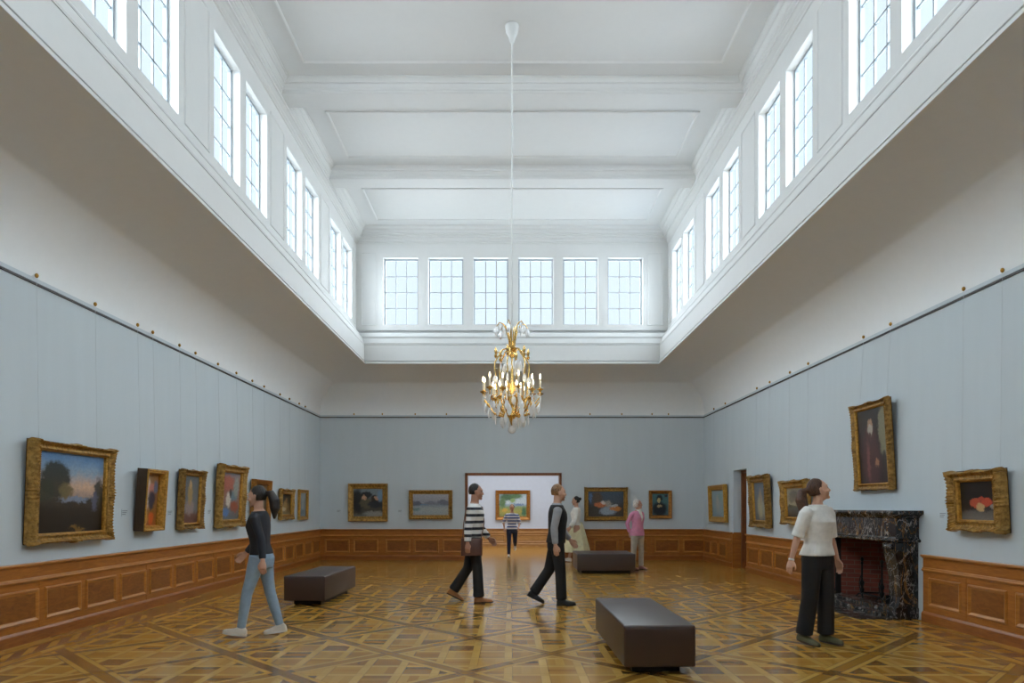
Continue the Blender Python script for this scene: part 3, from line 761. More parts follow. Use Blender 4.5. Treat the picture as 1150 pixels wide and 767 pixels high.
xa, xb = (648.3-CX)/k1+CAMX, (713.9-CX)/k1+CAMX
bench('brown leather bench in front of the far wall, beside the pink cardigan', (xa+xb)/2, d1+.56, xb-xa, 1.12, 0, ins=(.10, .10))

# ------------------------------------------------------------------ fireplace
fp = tag(empty('fireplace', (XW, 10.05, 0)), 'black gold-veined marble fireplace against the right wall', 'fireplace')
def fpart(mb, name, m, **k):
    mb.v = [(x-XW, y-10.05, z) for x, y, z in mb.v]
    return mb.build(name, m, fp, **k)
Y0, Y1 = 8.86, 11.24
mb = MB(); mb.box(4.43, XW, Y0+.02, Y1, .001, .012); fpart(mb, 'hearth', MAT['marble'])
mb = MB(); mb.box(XW-.40, XW+.5, FB0-.02, FB1+.02, .012, .06); mb.box(XW-.24, XW-.02, FB0, FB1, .06, .10); fpart(mb, 'hearth_kerb', MAT['marble'], bevel=.006)
for nm, a, b in (('near', Y0, FB0+.04), ('far', FB1-.04, Y1)):
    mb = MB()
    sgn = 1 if nm == 'near' else -1
    mb.box(XW-.30, XW-.001, a, b, .012, .15); 
    # console leg: profile bulges forward at the top, scrolls in at the base
    prof = [(.27, .15), (.25, .20), (.235, .28), (.235, .42), (.245, .56), (.27, .70), (.30, .82), (.315, .92), (.315, .985)]
    ya, yb = a+.012, b-.012
    rows = [[(XW-t, ya, z), (XW-t, yb, z), (XW-.001, yb, z), (XW-.001, ya, z)] for t, z in prof]
    mb.grid(rows)
    # scroll foot towards the opening
    yo = b-.01 if nm == 'near' else a+.01
    mb.tube([(XW-.25, yo-.015, .22), (XW-.25, yo+.015, .22)], .06, 14)
    mb.tube([(XW-.29, (ya+yb)/2-.10, .93), (XW-.29, (ya+yb)/2+.10, .93)], .045, 14)
    fpart(mb, 'leg', MAT['marble'], bevel=.005)
mb = MB()
loop = lambda o: [(XW-.0, Y0-.0-o), (XW-.30-o, Y0-o), (XW-.30-o, Y1+o), (XW-.0, Y1+o)]
rows = [[(x, y, z) for x, y in loop(o)] for o, z in ((.0, .985), (.03, .99), (.045, 1.005), (.045, 1.02), (.01, 1.04), (.0, 1.06), (.0, 1.30))]
mb.grid(rows, caps=True)
fpart(mb, 'frieze', MAT['marble'], bevel=.004)
mb = MB()
rows = [[(x, y, z) for x, y in loop(o)] for o, z in ((0, 1.30), (.02, 1.31), (.03, 1.325), (.06, 1.335), (.07, 1.345), (.10, 1.35), (.105, 1.375), (.10, 1.40))]
mb.grid(rows, caps=True)
fpart(mb, 'mantel_shelf', MAT['marble'], bevel=.004)
# firebox of brick with splayed cheeks
me = bpy.data.meshes.new('firebox')
bp = [(XW-.10, FB0), (XW+.50, FB0+.28), (XW+.50, FB1-.32), (XW-.10, FB1)]
vs, fs, uvs = [], [], []
acc = 0
for i in range(3):
    (xa, ya), (xb, yb) = bp[i], bp[i+1]; L = math.hypot(xb-xa, yb-ya); n = len(vs)
    vs += [(xa-XW, ya-10.05, .05), (xb-XW, yb-10.05, .05), (xb-XW, yb-10.05, 1.02), (xa-XW, ya-10.05, 1.02)]
    fs.append((n, n+1, n+2, n+3)); uvs += [(acc, .05), (acc+L, .05), (acc+L, 1.02), (acc, 1.02)]; acc += L
n = len(vs); vs += [(x-XW, y-10.05, 1.02) for x, y in bp]; fs.append((n, n+1, n+2, n+3)); uvs += [(x, y) for x, y in bp]
me.from_pydata(vs, [], fs); ul = me.uv_layers.new(name='UVMap')
for lp in me.loops: ul.data[lp.index].uv = uvs[lp.vertex_index]
me.materials.append(MAT['brick']); o = bpy.data.objects.new('firebox', me); COL.objects.link(o); o.parent = fp
so = o.modifiers.new('solid', 'SOLIDIFY'); so.thickness = .06; so.offset = 0
mb = MB()
for a, b in ((FB0+.03, FB0+.075), (FB1-.075, FB1-.03)):
    mb = MB(); mb.box(XW-.10, XW-.02, a, b, .10, .98); fpart(mb, 'jamb_lining', MAT['soot'])
# andirons
def andiron(y, label):
    root = tag(empty('andiron', (XW+.06, y, .06)), label, 'andiron', 'iron andirons in the fireplace')
    mb = MB(); mb.lathe([(.012, .05), (.02, .06), (.012, .08), (.03, .12), (.034, .15), (.016, .18), (.03, .22), (.034, .25), (.014, .29), (.013, .52), (.022, .535), (.022, .55), (.01, .56), (.024, .585), (.026, .60), (.018, .62), (.004, .63)], 12)
    mb.build('post', MAT['iron'], root, smooth=True)
    for s in (-1, 1):
        mb = MB(); mb.tube([(0, 0, .08), (-.02, s*.05, .075), (-.04, s*.10, .03), (-.05, s*.13, .012)], .011, 8); mb.build('leg', MAT['iron'], root, smooth=True)
    mb = MB(); mb.tube([(0, 0, .09), (.15, 0, .09), (.30, 0, .085), (.31, 0, .0)], .012, 8); mb.build('log_bar', MAT['iron'], root)
    # scroll plate
    mb = MB()
    for s in (-1, 1):
        mb.tube([(-.012, s*(.012+.045*sin(t*pi)), .09+.26*t) for t in [i/10 for i in range(11)]], .007, 6)
    mb.build('scroll', MAT['iron'], root, smooth=True)
andiron(10.42, 'black iron andiron standing at the far side of the firebox')
andiron(9.86, 'black iron andiron beside the near marble leg of the fireplace')
mb = MB(); mb.tube([(XW+.05, 9.90, .15), (XW+.05, 10.38, .15)], .012, 8)
tag(mb.build('fire_bar', MAT['iron']), 'horizontal black iron bar between the two andirons', 'bar')

# ------------------------------------------------------------------ chandelier
def crystal_mat():
    m, nt, b = new_mat('clear_cut_crystal')
    b.inputs['Base Color'].default_value = (.97, .985, 1, 1); b.inputs['Roughness'].default_value = .06; b.inputs['Coat Weight'].default_value = 1.0; b.inputs['Coat Roughness'].default_value = .02
    b.inputs['Transmission Weight'].default_value = .22; b.inputs['IOR'].default_value = 1.5
    n = noise_n(nt, obj_coord(nt), 60, 2); bump(nt, b, n.outputs['Fac'], .3, .01)
    return m
MAT['crystal'] = crystal_mat()
def flame_mat():
    m, nt, b = new_mat('glowing_candle_bulb')
    b.inputs['Base Color'].default_value = (1, .9, .7, 1); b.inputs['Emission Color'].default_value = (1, .80, .48, 1)
    b.inputs['Emission Strength'].default_value = 22
    return m
MAT['bulb'] = flame_mat()
MAT['candle'] = simple('ivory_candle_sleeve', (236, 226, 204), .5)
ch = tag(empty('chandelier', (-.015, 10.05, ZC)), 'crystal and brass candle chandelier hanging from the skylight ceiling', 'chandelier')
CZ = lambda z: z-ZC
cr = random.Random(3)
def cpart(mb, name, m, parent=ch, smooth=True): return mb.build(name, MAT[m], parent, smooth=smooth)
mb = MB(); mb.lathe([(.10, 0), (.10, -.02), (.088, -.09), (.06, -.15), (.05, -.16), (.045, -.20), (.03, -.24), (.012, -.27)], 24); cpart(mb, 'ceiling_canopy', 'white')
mb = MB(); mb.tube([(0, 0, -.25), (0, 0, CZ(3.72))], .013, 10)
for z in (7.25, 5.6, 4.42): mb.lathe([(.013, CZ(z)-.03), (.02, CZ(z)-.015), (.02, CZ(z)+.015), (.013, CZ(z)+.03)], 10)
cpart(mb, 'suspension_rod', 'white')
mb = MB(); mb.lathe([(.03, CZ(3.62)), (.052, CZ(3.66)), (.04, CZ(3.70)), (.06, CZ(3.74)), (.065, CZ(3.76)), (.035, CZ(3.79)), (.03, CZ(3.86))], 20); cpart(mb, 'crown_collar', 'gilt')
mb = MB(); mb.lathe([(.012, CZ(3.66)), (.022, CZ(3.3)), (.05, CZ(3.2)), (.03, CZ(3.1)), (.06, CZ(3.0)), (.025, CZ(2.9)), (.07, CZ(2.84)), (.10, CZ(2.80)), (.10, CZ(2.775)), (.05, CZ(2.74)), (.02, CZ(2.66)), (.012, CZ(2.63))], 20); cpart(mb, 'central_stem', 'gilt')
mb = MB(); mb.ball((0, 0, CZ(2.575)), (.062, .062, .062), 16, 10); cpart(mb, 'bottom_ball', 'crystal')
PRISM = MB(); PRISM.lathe([(.001, .0), (.010, -.012), (.021, -.045), (.019, -.065), (.010, -.085), (.001, -.092)], 8)
PRISM.v = [(x*1.8, y*.95, z*1.5) for x, y, z in PRISM.v]
SPEAR = MB(); SPEAR.v = []; SPEAR.lathe([(.001, 0), (.009, -.012), (.012, -.055), (.001, -.12)], 6)
SPEAR.v = [(x*1.4, y*1.4, z*1.2) for x, y, z in SPEAR.v]
LEAF = MB(); LEAF.lathe([(.001, 0), (.016, -.02), (.040, -.085), (.036, -.12), (.02, -.15), (.001, -.165)], 10)
LEAF.v = [(x, y*.35, z) for x, y, z in LEAF.v]
pro = {}
npend = 0
def pend(kind, x, y, z, rz=0.0):
    global npend
    npend += 1
    if kind not in pro:
        pro[kind] = cpart({'p': PRISM, 's': SPEAR, 'l': LEAF}[kind], 'crystal_pendant', 'crystal', smooth=False); o = pro[kind]
    else:
        o = pro[kind].copy(); o.parent = ch; COL.objects.link(o)
    o.location = (x, y, CZ(z)); o.rotation_euler = (0, 0, rz)
for i in range(6):
    a = 2*pi*(i+.25)/6; ca, sa = cos(a), sin(a)
    P = lambda r, z: (r*ca, r*sa, CZ(z))
    mb = MB(); mb.tube([P(.035, 3.76), P(.045, 3.88), P(.08, 4.02), P(.13, 4.10), P(.19, 4.12), P(.235, 4.06)], [.012, .013, .012, .010, .008, .005], 8); cpart(mb, 'crown_plume', 'gilt')
    pend('p', .235*ca, .235*sa, 4.06, a); pend('s', .19*ca, .19*sa, 4.11, a); pend('s', .13*ca, .13*sa, 4.08, a)
    mb = MB()
    mb.tube([P(.04, 3.70), P(.09, 3.745), P(.14, 3.73), P(.17, 3.67), P(.215, 3.615), P(.255, 3.54), P(.262, 3.46), P(.245, 3.34), P(.235, 3.2), P(.225, 3.05), P(.19, 2.90), P(.13, 2.81), P(.08, 2.79)], .011, 8)
    mb.tube([P(.17, 3.67), P(.21, 3.69), P(.235, 3.66), P(.225, 3.62)], .007, 6)
    cpart(mb, 'cage_arm', 'gilt')
    mb = MB(); mb.lathe([(.006, CZ(3.60)), (.02, CZ(3.62)), (.024, CZ(3.64)), (.01, CZ(3.66)), (.02, CZ(3.69)), (.022, CZ(3.71)), (.004, CZ(3.76))], 10, (.245*ca, .245*sa, 0)); cpart(mb, 'finial', 'gilt')
    pend('l', .17*ca, .17*sa, 3.55, a+pi/2); pend('l', .085*cos(a+.5), .085*sin(a+.5), 3.60, a)
    pend('p', .25*ca, .25*sa, 3.36, a); pend('l', .12*cos(a+.5), .12*sin(a+.5), 3.08, a+pi/2)
def candle_arm(a, r, z):
    ca, sa = cos(a), sin(a); P = lambda q, h: (q*ca, q*sa, CZ(h))
    mb = MB()
    mb.tube([P(.08, 2.79), P(.14, 2.765), P(r*.62, 2.80), P(r*.86, z-.17), P(r*1.0, z-.10), P(r, z-.02)], [.011, .011, .010, .010, .009, .008], 8)
    mb.tube([P(r*.70, z-.24), P(r*.64, z-.13), P(r*.74, z-.08), P(r*.80, z-.13)], .006, 6)
    cpart(mb, 'candle_arm', 'gilt')
    mb = MB(); mb.lathe([(.004, CZ(z-.03)), (.018, CZ(z-.025)), (.022, CZ(z-.01)), (.045, CZ(z)), (.05, CZ(z+.012)), (.018, CZ(z+.014)), (.018, CZ(z+.035)), (.002, CZ(z+.036))], 14, (r*ca, r*sa, 0)); cpart(mb, 'drip_pan', 'gilt')
    mb = MB(); mb.lathe([(.012, CZ(z+.03)), (.0125, CZ(z+.15)), (.008, CZ(z+.155))], 10, (r*ca, r*sa, 0)); c = cpart(mb, 'candle', 'candle')
    mb = MB(); mb.lathe([(.004, CZ(z+.153)), (.010, CZ(z+.168)), (.012, CZ(z+.182)), (.008, CZ(z+.205)), (.002, CZ(z+.228))], 8, (r*ca, r*sa, 0)); cpart(mb, 'bulb', 'bulb', c)
for i in range(12):
    a = 2*pi*(i+.4)/12
    candle_arm(a, .425, 3.10+(.03 if i % 2 else 0))
    pend('s', .425*cos(a), .425*sin(a), 3.05, a); pend('p', .40*cos(a+.13), .40*sin(a+.13), 2.95, a+pi/2)
    pend('l', .34*cos(a+.2), .34*sin(a+.2), 2.90, a+pi/2)
for i in range(6):
    a = 2*pi*(i+.75)/6
    candle_arm(a, .25, 3.02); pend('s', .25*cos(a), .25*sin(a), 2.97, a)
    pend('l', .24*cos(a+.4), .24*sin(a+.4), 2.80, a+pi/2); pend('s', .13*cos(a), .13*sin(a), 2.72, a)
for i in range(5):
    a = 2*pi*i/5; pend('s', .06*cos(a), .06*sin(a), 2.72, a); pend('p', .17*cos(a), .17*sin(a), 2.74, a)
# strings of small beads swagged from pan to pan
mb = MB()
for i in range(12):
    a0, a1 = 2*pi*(i+.4)/12, 2*pi*(i+1.4)/12
    for q in range(1, 8):
        t = q/8; a = a0+(a1-a0)*t; z = 3.10-.10*4*t*(1-t)
        mb.ball((.425*cos(a), .425*sin(a), CZ(z)), .010, 6, 4)
for i in range(6):
    a = 2*pi*(i+.25)/6
    for q in range(9):
        t = q/8; r = .235+(.425-.235)*t; z = 3.45-.35*t-.12*4*t*(1-t)
        mb.ball((r*cos(a), r*sin(a), CZ(z)), .009, 6, 4)
tag(cpart(mb, 'bead_strings', 'crystal'), kind='stuff')
# ------------------------------------------------------------------ people
def remeshed(mb, name, mats, parent, voxel, smooth=4, paint=None):
    me = mb.mesh('tmp'); bm = bmesh.new(); bm.from_mesh(me); bmesh.ops.recalc_face_normals(bm, faces=bm.faces); bm.to_mesh(me); bm.free()
    o = bpy.data.objects.new('tmp', me); COL.objects.link(o)
    r = o.modifiers.new('r', 'REMESH'); r.mode = 'VOXEL'; r.voxel_size = voxel; r.use_smooth_shade = True
    if smooth:
        s = o.modifiers.new('s', 'SMOOTH'); s.factor = .5; s.iterations = smooth
    bpy.context.view_layer.update()
    ev = o.evaluated_get(bpy.context.evaluated_depsgraph_get()); m2 = bpy.data.meshes.new_from_object(ev)
    bpy.data.objects.remove(o); bpy.data.meshes.remove(me)
    m2.name = name
    m2.materials.clear()
    for m in (mats if isinstance(mats, (list, tuple)) else [mats]): m2.materials.append(m)
    for p in m2.polygons:
        p.use_smooth = True
        p.material_index = paint(p.center) if paint else 0
    n = bpy.data.objects.new(name, m2); COL.objects.link(n); n.parent = parent; return n
def lerp_rows(tab, z):
    for a, b in zip(tab, tab[1:]):
        if a[0] <= z <= b[0]:
            t = (z-a[0])/(b[0]-a[0]); return tuple(p+(q-p)*t for p, q in zip(a, b))
    return tab[0] if z < tab[0][0] else tab[-1]
TORSO = {'f': [(.78, .150, .095, -.01), (.84, .168, .108, -.015), (.90, .172, .115, -.018), (.97, .155, .105, -.008), (1.06, .126, .090, 0), (1.14, .128, .094, .002), (1.22, .142, .108, .008), (1.29, .150, .118, .014), (1.36, .158, .098, 0), (1.41, .150, .078, -.008), (1.445, .10, .064, -.01), (1.475, .062, .058, -.008)],
         'm': [(.78, .152, .100, -.01), (.84, .162, .110, -.012), (.90, .165, .112, -.012), (.98, .158, .108, -.004), (1.06, .150, .105, .004), (1.16, .160, .110, .004), (1.26, .174, .118, .008), (1.34, .182, .112, .002), (1.40, .172, .088, -.008), (1.44, .115, .068, -.012), (1.475, .068, .062, -.008)]}
SKIN = {}
def skin_mats(tone):
    if tone not in SKIN:
        SKIN[tone] = [simple('skin_%d' % len(SKIN), tone, .5, var=.04), simple('lips_%d' % len(SKIN), (tone[0]*.90, tone[1]*.76, tone[2]*.74), .45), simple('eyes_%d' % len(SKIN), (48, 38, 34), .3)]
    return SKIN[tone]
class Fig:
    """figure facing +Y, right hand +X, metres for a height of H.
    legs: (thigh, knee, toe pitch, spread) left, right; arms: (swing, spread, elbow, turn-in) left, right (degrees)"""
    def __init__(s, H, sex, legs, arms, head=(0, 0), lean=0.0, tone=(206, 160, 134), twist=0):
        s.k = H/1.75; s.sex = sex; s.legs, s.arms, s.head = legs, arms, head; s.tone = tone; s.lean = R(lean)
        s.hw = .095; s.sw = .172 if sex == 'f' else .192
        s.rise = 0
        # joints
        s.J = []
        low = 9
        for i, (th, kn, tp, sp) in enumerate(legs):
            sx = -1 if i == 0 else 1
            hip = V((sx*s.hw, 0, .90))
            d1 = V((sx*sin(R(sp)), sin(R(th)), -cos(R(th)))).normalized(); d2 = V((sx*sin(R(sp))*.6, sin(R(th-kn)), -cos(R(th-kn)))).normalized()
            knee = hip+d1*.42; ank = knee+d2*.405
            s.J.append((hip, knee, ank, R(tp), d2))
            for y, z in ((-.06, -.078), (.10, -.078), (.19, -.075)):
                low = min(low, ank.z+z*cos(s.J[-1][3])+y*sin(s.J[-1][3]))
        s.low = low
        s.A = []
        for i, (sw, sp, el, tin) in enumerate(arms):
            sx = -1 if i == 0 else 1
            sh = V((sx*s.sw, -.005, 1.395))
            m = M4.Rotation(-R(sp)*sx, 3, 'Y') @ M4.Rotation(R(sw), 3, 'X')
            d1 = m @ V((0, 0, -1)); f = m @ M4.Rotation(R(tin)*sx, 3, 'Z') @ M4.Rotation(R(el), 3, 'X')
            d2 = f @ V((0, 0, -1)); elb = sh+d1*.285
            s.A.append([s.up(sh), s.up(elb), s.up(elb+d2*.245), d2, (f @ V((-sx, 0, 0)))])
    def up(s, p):
        "lean of the trunk about the hips"
        p = V(p); q = p-V((0, 0, .92)); c, n = cos(s.lean), sin(s.lean)
        return V((p.x, q.y*c+q.z*n, .92+q.z*c-q.y*n))
    def P(s, p): return V((p[0], p[1], p[2]-s.low))*s.k
    def fin(s, mb): mb.v = [tuple(s.P(p)) for p in mb.v]; return mb
    def torso(s, mb, z0, z1, ex, flare=0.0, n=20):
        rows = []; N = 18
        for i in range(N+1):
            z = z0+(z1-z0)*i/N; _, rx, ry, oy = lerp_rows(TORSO[s.sex], z)
            e = ex+flare*max(0, (1.05-z)/.2)
            row = []
            for q in range(n):
                a = 2*pi*q/n; c, sn = cos(a), sin(a)
                row.append(s.up((math.copysign(abs(c)**.85, c)*(rx+e), oy+math.copysign(abs(sn)**.9, sn)*(ry+e), z)))
            rows.append(row)
        mb.grid(rows)
    def leg(s, mb, i, rad, t1=1.0):
        hip, kn, an, _, d2 = s.J[i]
        pts = [hip+V((0, 0, .03)), hip.lerp(kn, .25), hip.lerp(kn, .6), kn, kn.lerp(an, .28), kn.lerp(an, .65), kn.lerp(an, .97)]
        m = max(2, int(round(t1*7))); mb.tube(pts[:m], rad[:m], 16)
    def arm(s, mb, i, ex=0.0, t=1.0, taper=1.0):
        sh, el, wr, d2, _ = s.A[i]
        base = [.054, .050, .044, .040, .041, .034, .026]
        pts = [sh+(V((0, 0, 1.395))-sh)*.22, sh.lerp(el, .12), sh.lerp(el, .55), el, el.lerp(wr, .25), el.lerp(wr, .65), wr]
        rr = [b*(1 if s.sex == 'm' else .88)+ex for b in base]
        if t < 1:
            L = t*6; m = int(L)+1; pts2 = pts[:m]; r2 = rr[:m]
            if L > m-1: pts2.append(pts[m-1].lerp(pts[m], L-m+1)); r2.append((rr[m-1]+(rr[m]-rr[m-1])*(L-m+1))*taper)
            pts, rr = pts2, r2
        mb.tube(pts, rr, 14)
    def hand(s, mb, i):
        sh, el, wr, d, n = s.A[i]; d = d.normalized(); n = (n-d*n.dot(d)).normalized(); t = d.cross(n)
        if i == 0: t = -t            # t points to the thumb side (forward)
        if t.y < 0 and abs(d.y) < .7: t = -t
        q = lambda a, b, c: wr+d*a+n*b+t*c
        rows = []
        for a, w, h in ((-.02, .025, .020), (.01, .030, .018), (.04, .040, .018), (.07, .043, .017), (.092, .040, .014)):
            rows.append([q(a, h*sin(2*pi*j/12), w*cos(2*pi*j/12)) for j in range(12)])
        mb.grid(rows)
        for j, (off, L) in enumerate(((.031, .070), (.011, .080), (-.010, .074), (-.030, .058))):
            b0 = q(.082, 0, off); dd = d.copy(); pts = [b0]
            for sg, cu in ((.45, .25), (.32, .40), (.23, .35)):
                dd = (dd+n*cu).normalized(); pts.append(pts[-1]+dd*L*sg)
            mb.tube(pts, [.0095, .009, .0085, .0075], 8, True)
        pts = [q(.02, .004, .028), q(.05, .012, .052), q(.078, .022, .056), q(.098, .03, .050)]
        mb.tube(pts, [.013, .0115, .010, .008], 8, True)
    def headm(s):
        yaw, pit = s.head
        c = s.up((0, .012, 1.625))
        return c, M4.Rotation(R(-yaw), 3, 'Z') @ M4.Rotation(R(pit)-s.lean*.3, 3, 'X')
    def headshape(s, x, y, z, g=0.0):
        "unit sphere -> skull with jaw"
        X, Y, Z = x*(.074+g), y*(.094+g), z*(.118+g)
        if Z < -.01:
            t = min(1, (-.01-Z)/.105); X *= 1-.36*t
            if Y > 0: Y *= 1-.10*t*t
            else: Y *= 1-.45*t; Y += .0
            Y += .020*t
        if Y > 0 and Z > .03: Y *= 1-.10*min(1, (Z-.03)/.07)
        return X, Y, Z
    def head_geo(s, mb):
        c, m = s.headm(); T = lambda p: c+m @ V(p)
        rows = []
        for i in range(21):
            th = pi*max(.015, min(.985, i/20))
            rows.append([T(s.headshape(sin(th)*cos(2*pi*j/24), sin(th)*sin(2*pi*j/24), -cos(th))) for j in range(24)])
        mb.grid(rows)
        mb.tube([T((0, .080, .018)), T((0, .094, -.008)), T((0, .104, -.030))], [(.008, .010), (.010, .011), (.014, .011)], 10, True)
        mb.tube([T((-.045, .076, .030)), T((0, .090, .034)), T((.045, .076, .030))], .009, 8, True)     # brow
        mb.tube([T((-.022, .074, -.064)), T((0, .086, -.063)), T((.022, .074, -.064))], [.006, .009, .006], 8, True)   # mouth
        mb.ball(T((0, .070, -.096)), (.024, .020, .020), 10, 8)    # chin
        for sx in (-1, 1):
            mb.tube([T((sx*.072, -.004, .025)), T((sx*.080, -.012, .010)), T((sx*.076, -.006, -.028))], [(.010, .014), (.011, .016), (.008, .009)], 8, True)
            mb.ball(T((sx*.046, .060, -.030)), (.022, .022, .022), 10, 8)   # cheek
        mb.tube([s.up((0, -.012, 1.42)), s.up((0, -.004, 1.50)), T((0, -.018, -.05))], [.062, .052, .050] if s.sex == 'f' else [.070, .060, .057], 14)
    def body(s, parent, name='body', voxel=.0065):
        mb = MB(); s.torso(mb, .79, 1.47, 0)
        for i in (0, 1):
            s.leg(mb, i, [.082, .082, .066, .052, .055, .044, .036])
            s.arm(mb, i); s.hand(mb, i)
            hip, kn, an, tp, d2 = s.J[i]
            F = lambda y, z: an+V((0, y*cos(tp)-z*sin(tp), y*sin(tp)+z*cos(tp)))
            mb.tube([F(-.035, -.045), F(.0, -.03), F(.07, -.045), F(.15, -.06)], [.03, .036, .032, .02], 10, True)
        s.head_geo(mb); s.fin(mb)
        c, m = s.headm(); c = s.P(c); mi = m.inverted(); k = s.k
        def paint(p):
            q = (mi @ (p-c))/k
            if q.y > .078 and abs(q.x) < .020 and -.071 < q.z < -.057: return 1
            if q.y > .058 and .020 < abs(q.x) < .042 and .004 < q.z < .017: return 2
            return 0
        return remeshed(mb, name, skin_mats(s.tone), parent, voxel, 2, paint)
    def shirt(s, parent, name, mat, z0=.90, sleeve=.45, ex=.016, flare=.012, loose=.018, taper=1.12, voxel=.008, z1=1.455):
        mb = MB(); s.torso(mb, z0, z1, ex, flare)
        for i in (0, 1): s.arm(mb, i, loose, sleeve, taper)
        return remeshed(s.fin(mb), name, MAT[mat], parent, voxel, 5)
    def trousers(s, parent, name, mat, rad=(.100, .098, .084, .074, .074, .074, .076), top=1.0, voxel=.008, t1=1.0, ex=.012):
        mb = MB(); s.torso(mb, .79, top, ex)
        for i in (0, 1): s.leg(mb, i, list(rad), t1)
        return remeshed(s.fin(mb), name, MAT[mat], parent, voxel, 5)
    def shoes(s, parent, upper, sole, high=0.0):
        for i in (0, 1):
            hip, kn, an, tp, d2 = s.J[i]
            F = lambda x, y, z: an+V((x, y*cos(tp)-z*sin(tp), y*sin(tp)+z*cos(tp)))
            mb = MB(); rows = []
            for y, w, h in ((-.072, .018, .03), (-.066, .030, .062), (-.04, .036, .082+high), (.0, .037, .086+high), (.035, .038, .076+high*.4), (.08, .043, .056), (.13, .046, .044), (.17, .040, .036), (.195, .026, .026), (.203, .010, .014)):
                rows.append([F(w*cos(a), y, -.062+h*max(0, sin(a))**.8 if sin(a) > 0 else -.062) for a in [2*pi*j/16 for j in range(16)]])
            mb.grid(rows); sh = s.fin(mb).build('shoe', MAT[upper], parent, smooth=True)
            mb = MB(); out = []
            for j in range(24):
                a = 2*pi*j/24; y = .066+.142*sin(a); w = .040+.007*(y > .06)
                out.append((w*cos(a)*(1-.12*max(0, -sin(a))), y))
            mb.grid([[F(x, y, z) for x, y in out] for z in (-.080, -.058)]); s.fin(mb).build('sole', MAT[sole], sh, smooth=True)
    def hair(s, parent, mat, kind='short', name='hair'):
        c, m = s.headm(); T = lambda x, y, z: c+m @ V((x, y, z)); mb = MB(); rn = random.Random(5)
        def cap(cy, cz, rx, ry, rz, low=-.75):
            rows = []
            for i in range(15):
                th = math.acos(max(-.999, min(.999, low+(1-low)*i/14)))
                row = []
                for j in range(56):
                    a = 2*pi*j/56; wv = 1+.030*sin(j*2.3+i*.5)+.022*sin(j*5.1+i*.9)
                    fr = max(0, sin(a))*max(0, .55-cos(th)) if i < 9 else 0
                    row.append(T(rx*sin(th)*cos(a)*wv, cy+ry*sin(th)*sin(a)*wv-fr*.035, cz+rz*cos(th)*(1+.02*sin(j*1.7))))
                rows.append(row)
            mb.grid(rows)
        if kind == 'short': cap(-.026, .026, .083, .092, .108, -.55)
        elif kind == 'bob': cap(-.028, .018, .092, .094, .118, -.80); mb.ball(T(0, -.055, -.03), (.082, .06, .07), 14, 10)
        else:
            cap(-.026, .024, .084, .094, .110, -.65)
            if kind == 'tail':
                mb.tube([T(0, -.105, .03), T(0, -.165, .025), T(0, -.20, -.06), T(0, -.20, -.16), T(0, -.185, -.26)], [.026, .048, .062, .056, .018], 12, True)
            if kind == 'bun': mb.ball(T(0, -.12, .05), .045, 12, 8)
        return remeshed(s.fin(mb), name, MAT[mat], parent, .006, 2)
def person(label, x, y, rz, fig):
    root = tag(empty('person', (x, y, 0), R(rz)), label, 'person'); fig.body(root); return root
def stripes(name, a, b, period, frac=.5, phase=0.0):
    m, nt, bs = new_mat(name); t = nt.nodes.new('ShaderNodeTexCoord'); sp = nt.nodes.new('ShaderNodeSeparateXYZ'); nt.links.new(t.outputs['Object'], sp.inputs[0])
    f = ((E(nt, sp.outputs[2])+phase)/period).fract().lt(frac)
    nt.links.new(mixc(nt, f, rgba(a), rgba(b)), bs.inputs['Base Color']); bs.inputs['Roughness'].default_value = .8; return m
for n_, c_ in (('black_cloth', (24, 23, 25)), ('navy_cloth', (30, 38, 66)), ('dark_top', (36, 38, 46)), ('jeans_blue', (140, 162, 182)), ('white_knit', (226, 224, 218)), ('pink_knit', (216, 142, 172)), ('beige_cloth', (176, 164, 146)), ('cream_blouse', (228, 226, 220)), ('pale_yellow_cloth', (220, 212, 172)), ('grey_cloth', (150, 152, 156)), ('bag_leather', (96, 62, 50)), ('tan_leather', (158, 104, 54)), ('white_leather', (216, 208, 194)), ('black_leather', (26, 24, 24)), ('sole_white', (222, 220, 214)), ('sole_dark', (60, 44, 32)), ('hair_brown', (78, 52, 38)), ('hair_dark', (32, 26, 24)), ('hair_white', (206, 202, 196)), ('hair_blond', (150, 112, 76)), ('hair_grey', (110, 100, 92)), ('rose_leather', (160, 110, 112)), ('olive_leather', (84, 80, 50))):
    MAT[n_] = simple(n_, c_, .75 if 'leather' not in n_ else .5, var=.10, nscale=14, bmp=.05)
def hair_mat(name, c):
    m, nt, b = new_mat(name)
    n = noise_n(nt, obj_coord(nt, (60, 60, 8)), 3, 4, .6, .6)
    nt.links.new(ramp(nt, n.outputs['Fac'], [(.35, rgba(tuple(v*.62 for v in c))), (.65, rgba(tuple(min(255, v*1.22) for v in c)))]), b.inputs['Base Color'])
    b.inputs['Roughness'].default_value = .5; bump(nt, b, n.outputs['Fac'], .4, .01); return m
for n_, c_ in (('hair_brown', (84, 56, 40)), ('hair_dark', (34, 28, 26)), ('hair_white', (204, 200, 194)), ('hair_blond', (146, 108, 72))): MAT[n_] = hair_mat(n_+'_strands', c_)
MAT['stripe_bw'] = stripes('black_white_stripes', (226, 224, 222), (44, 46, 54), .10, .42)
MAT['stripe_navy'] = stripes('navy_white_stripes', (228, 230, 234), (62, 84, 150), .085, .45)

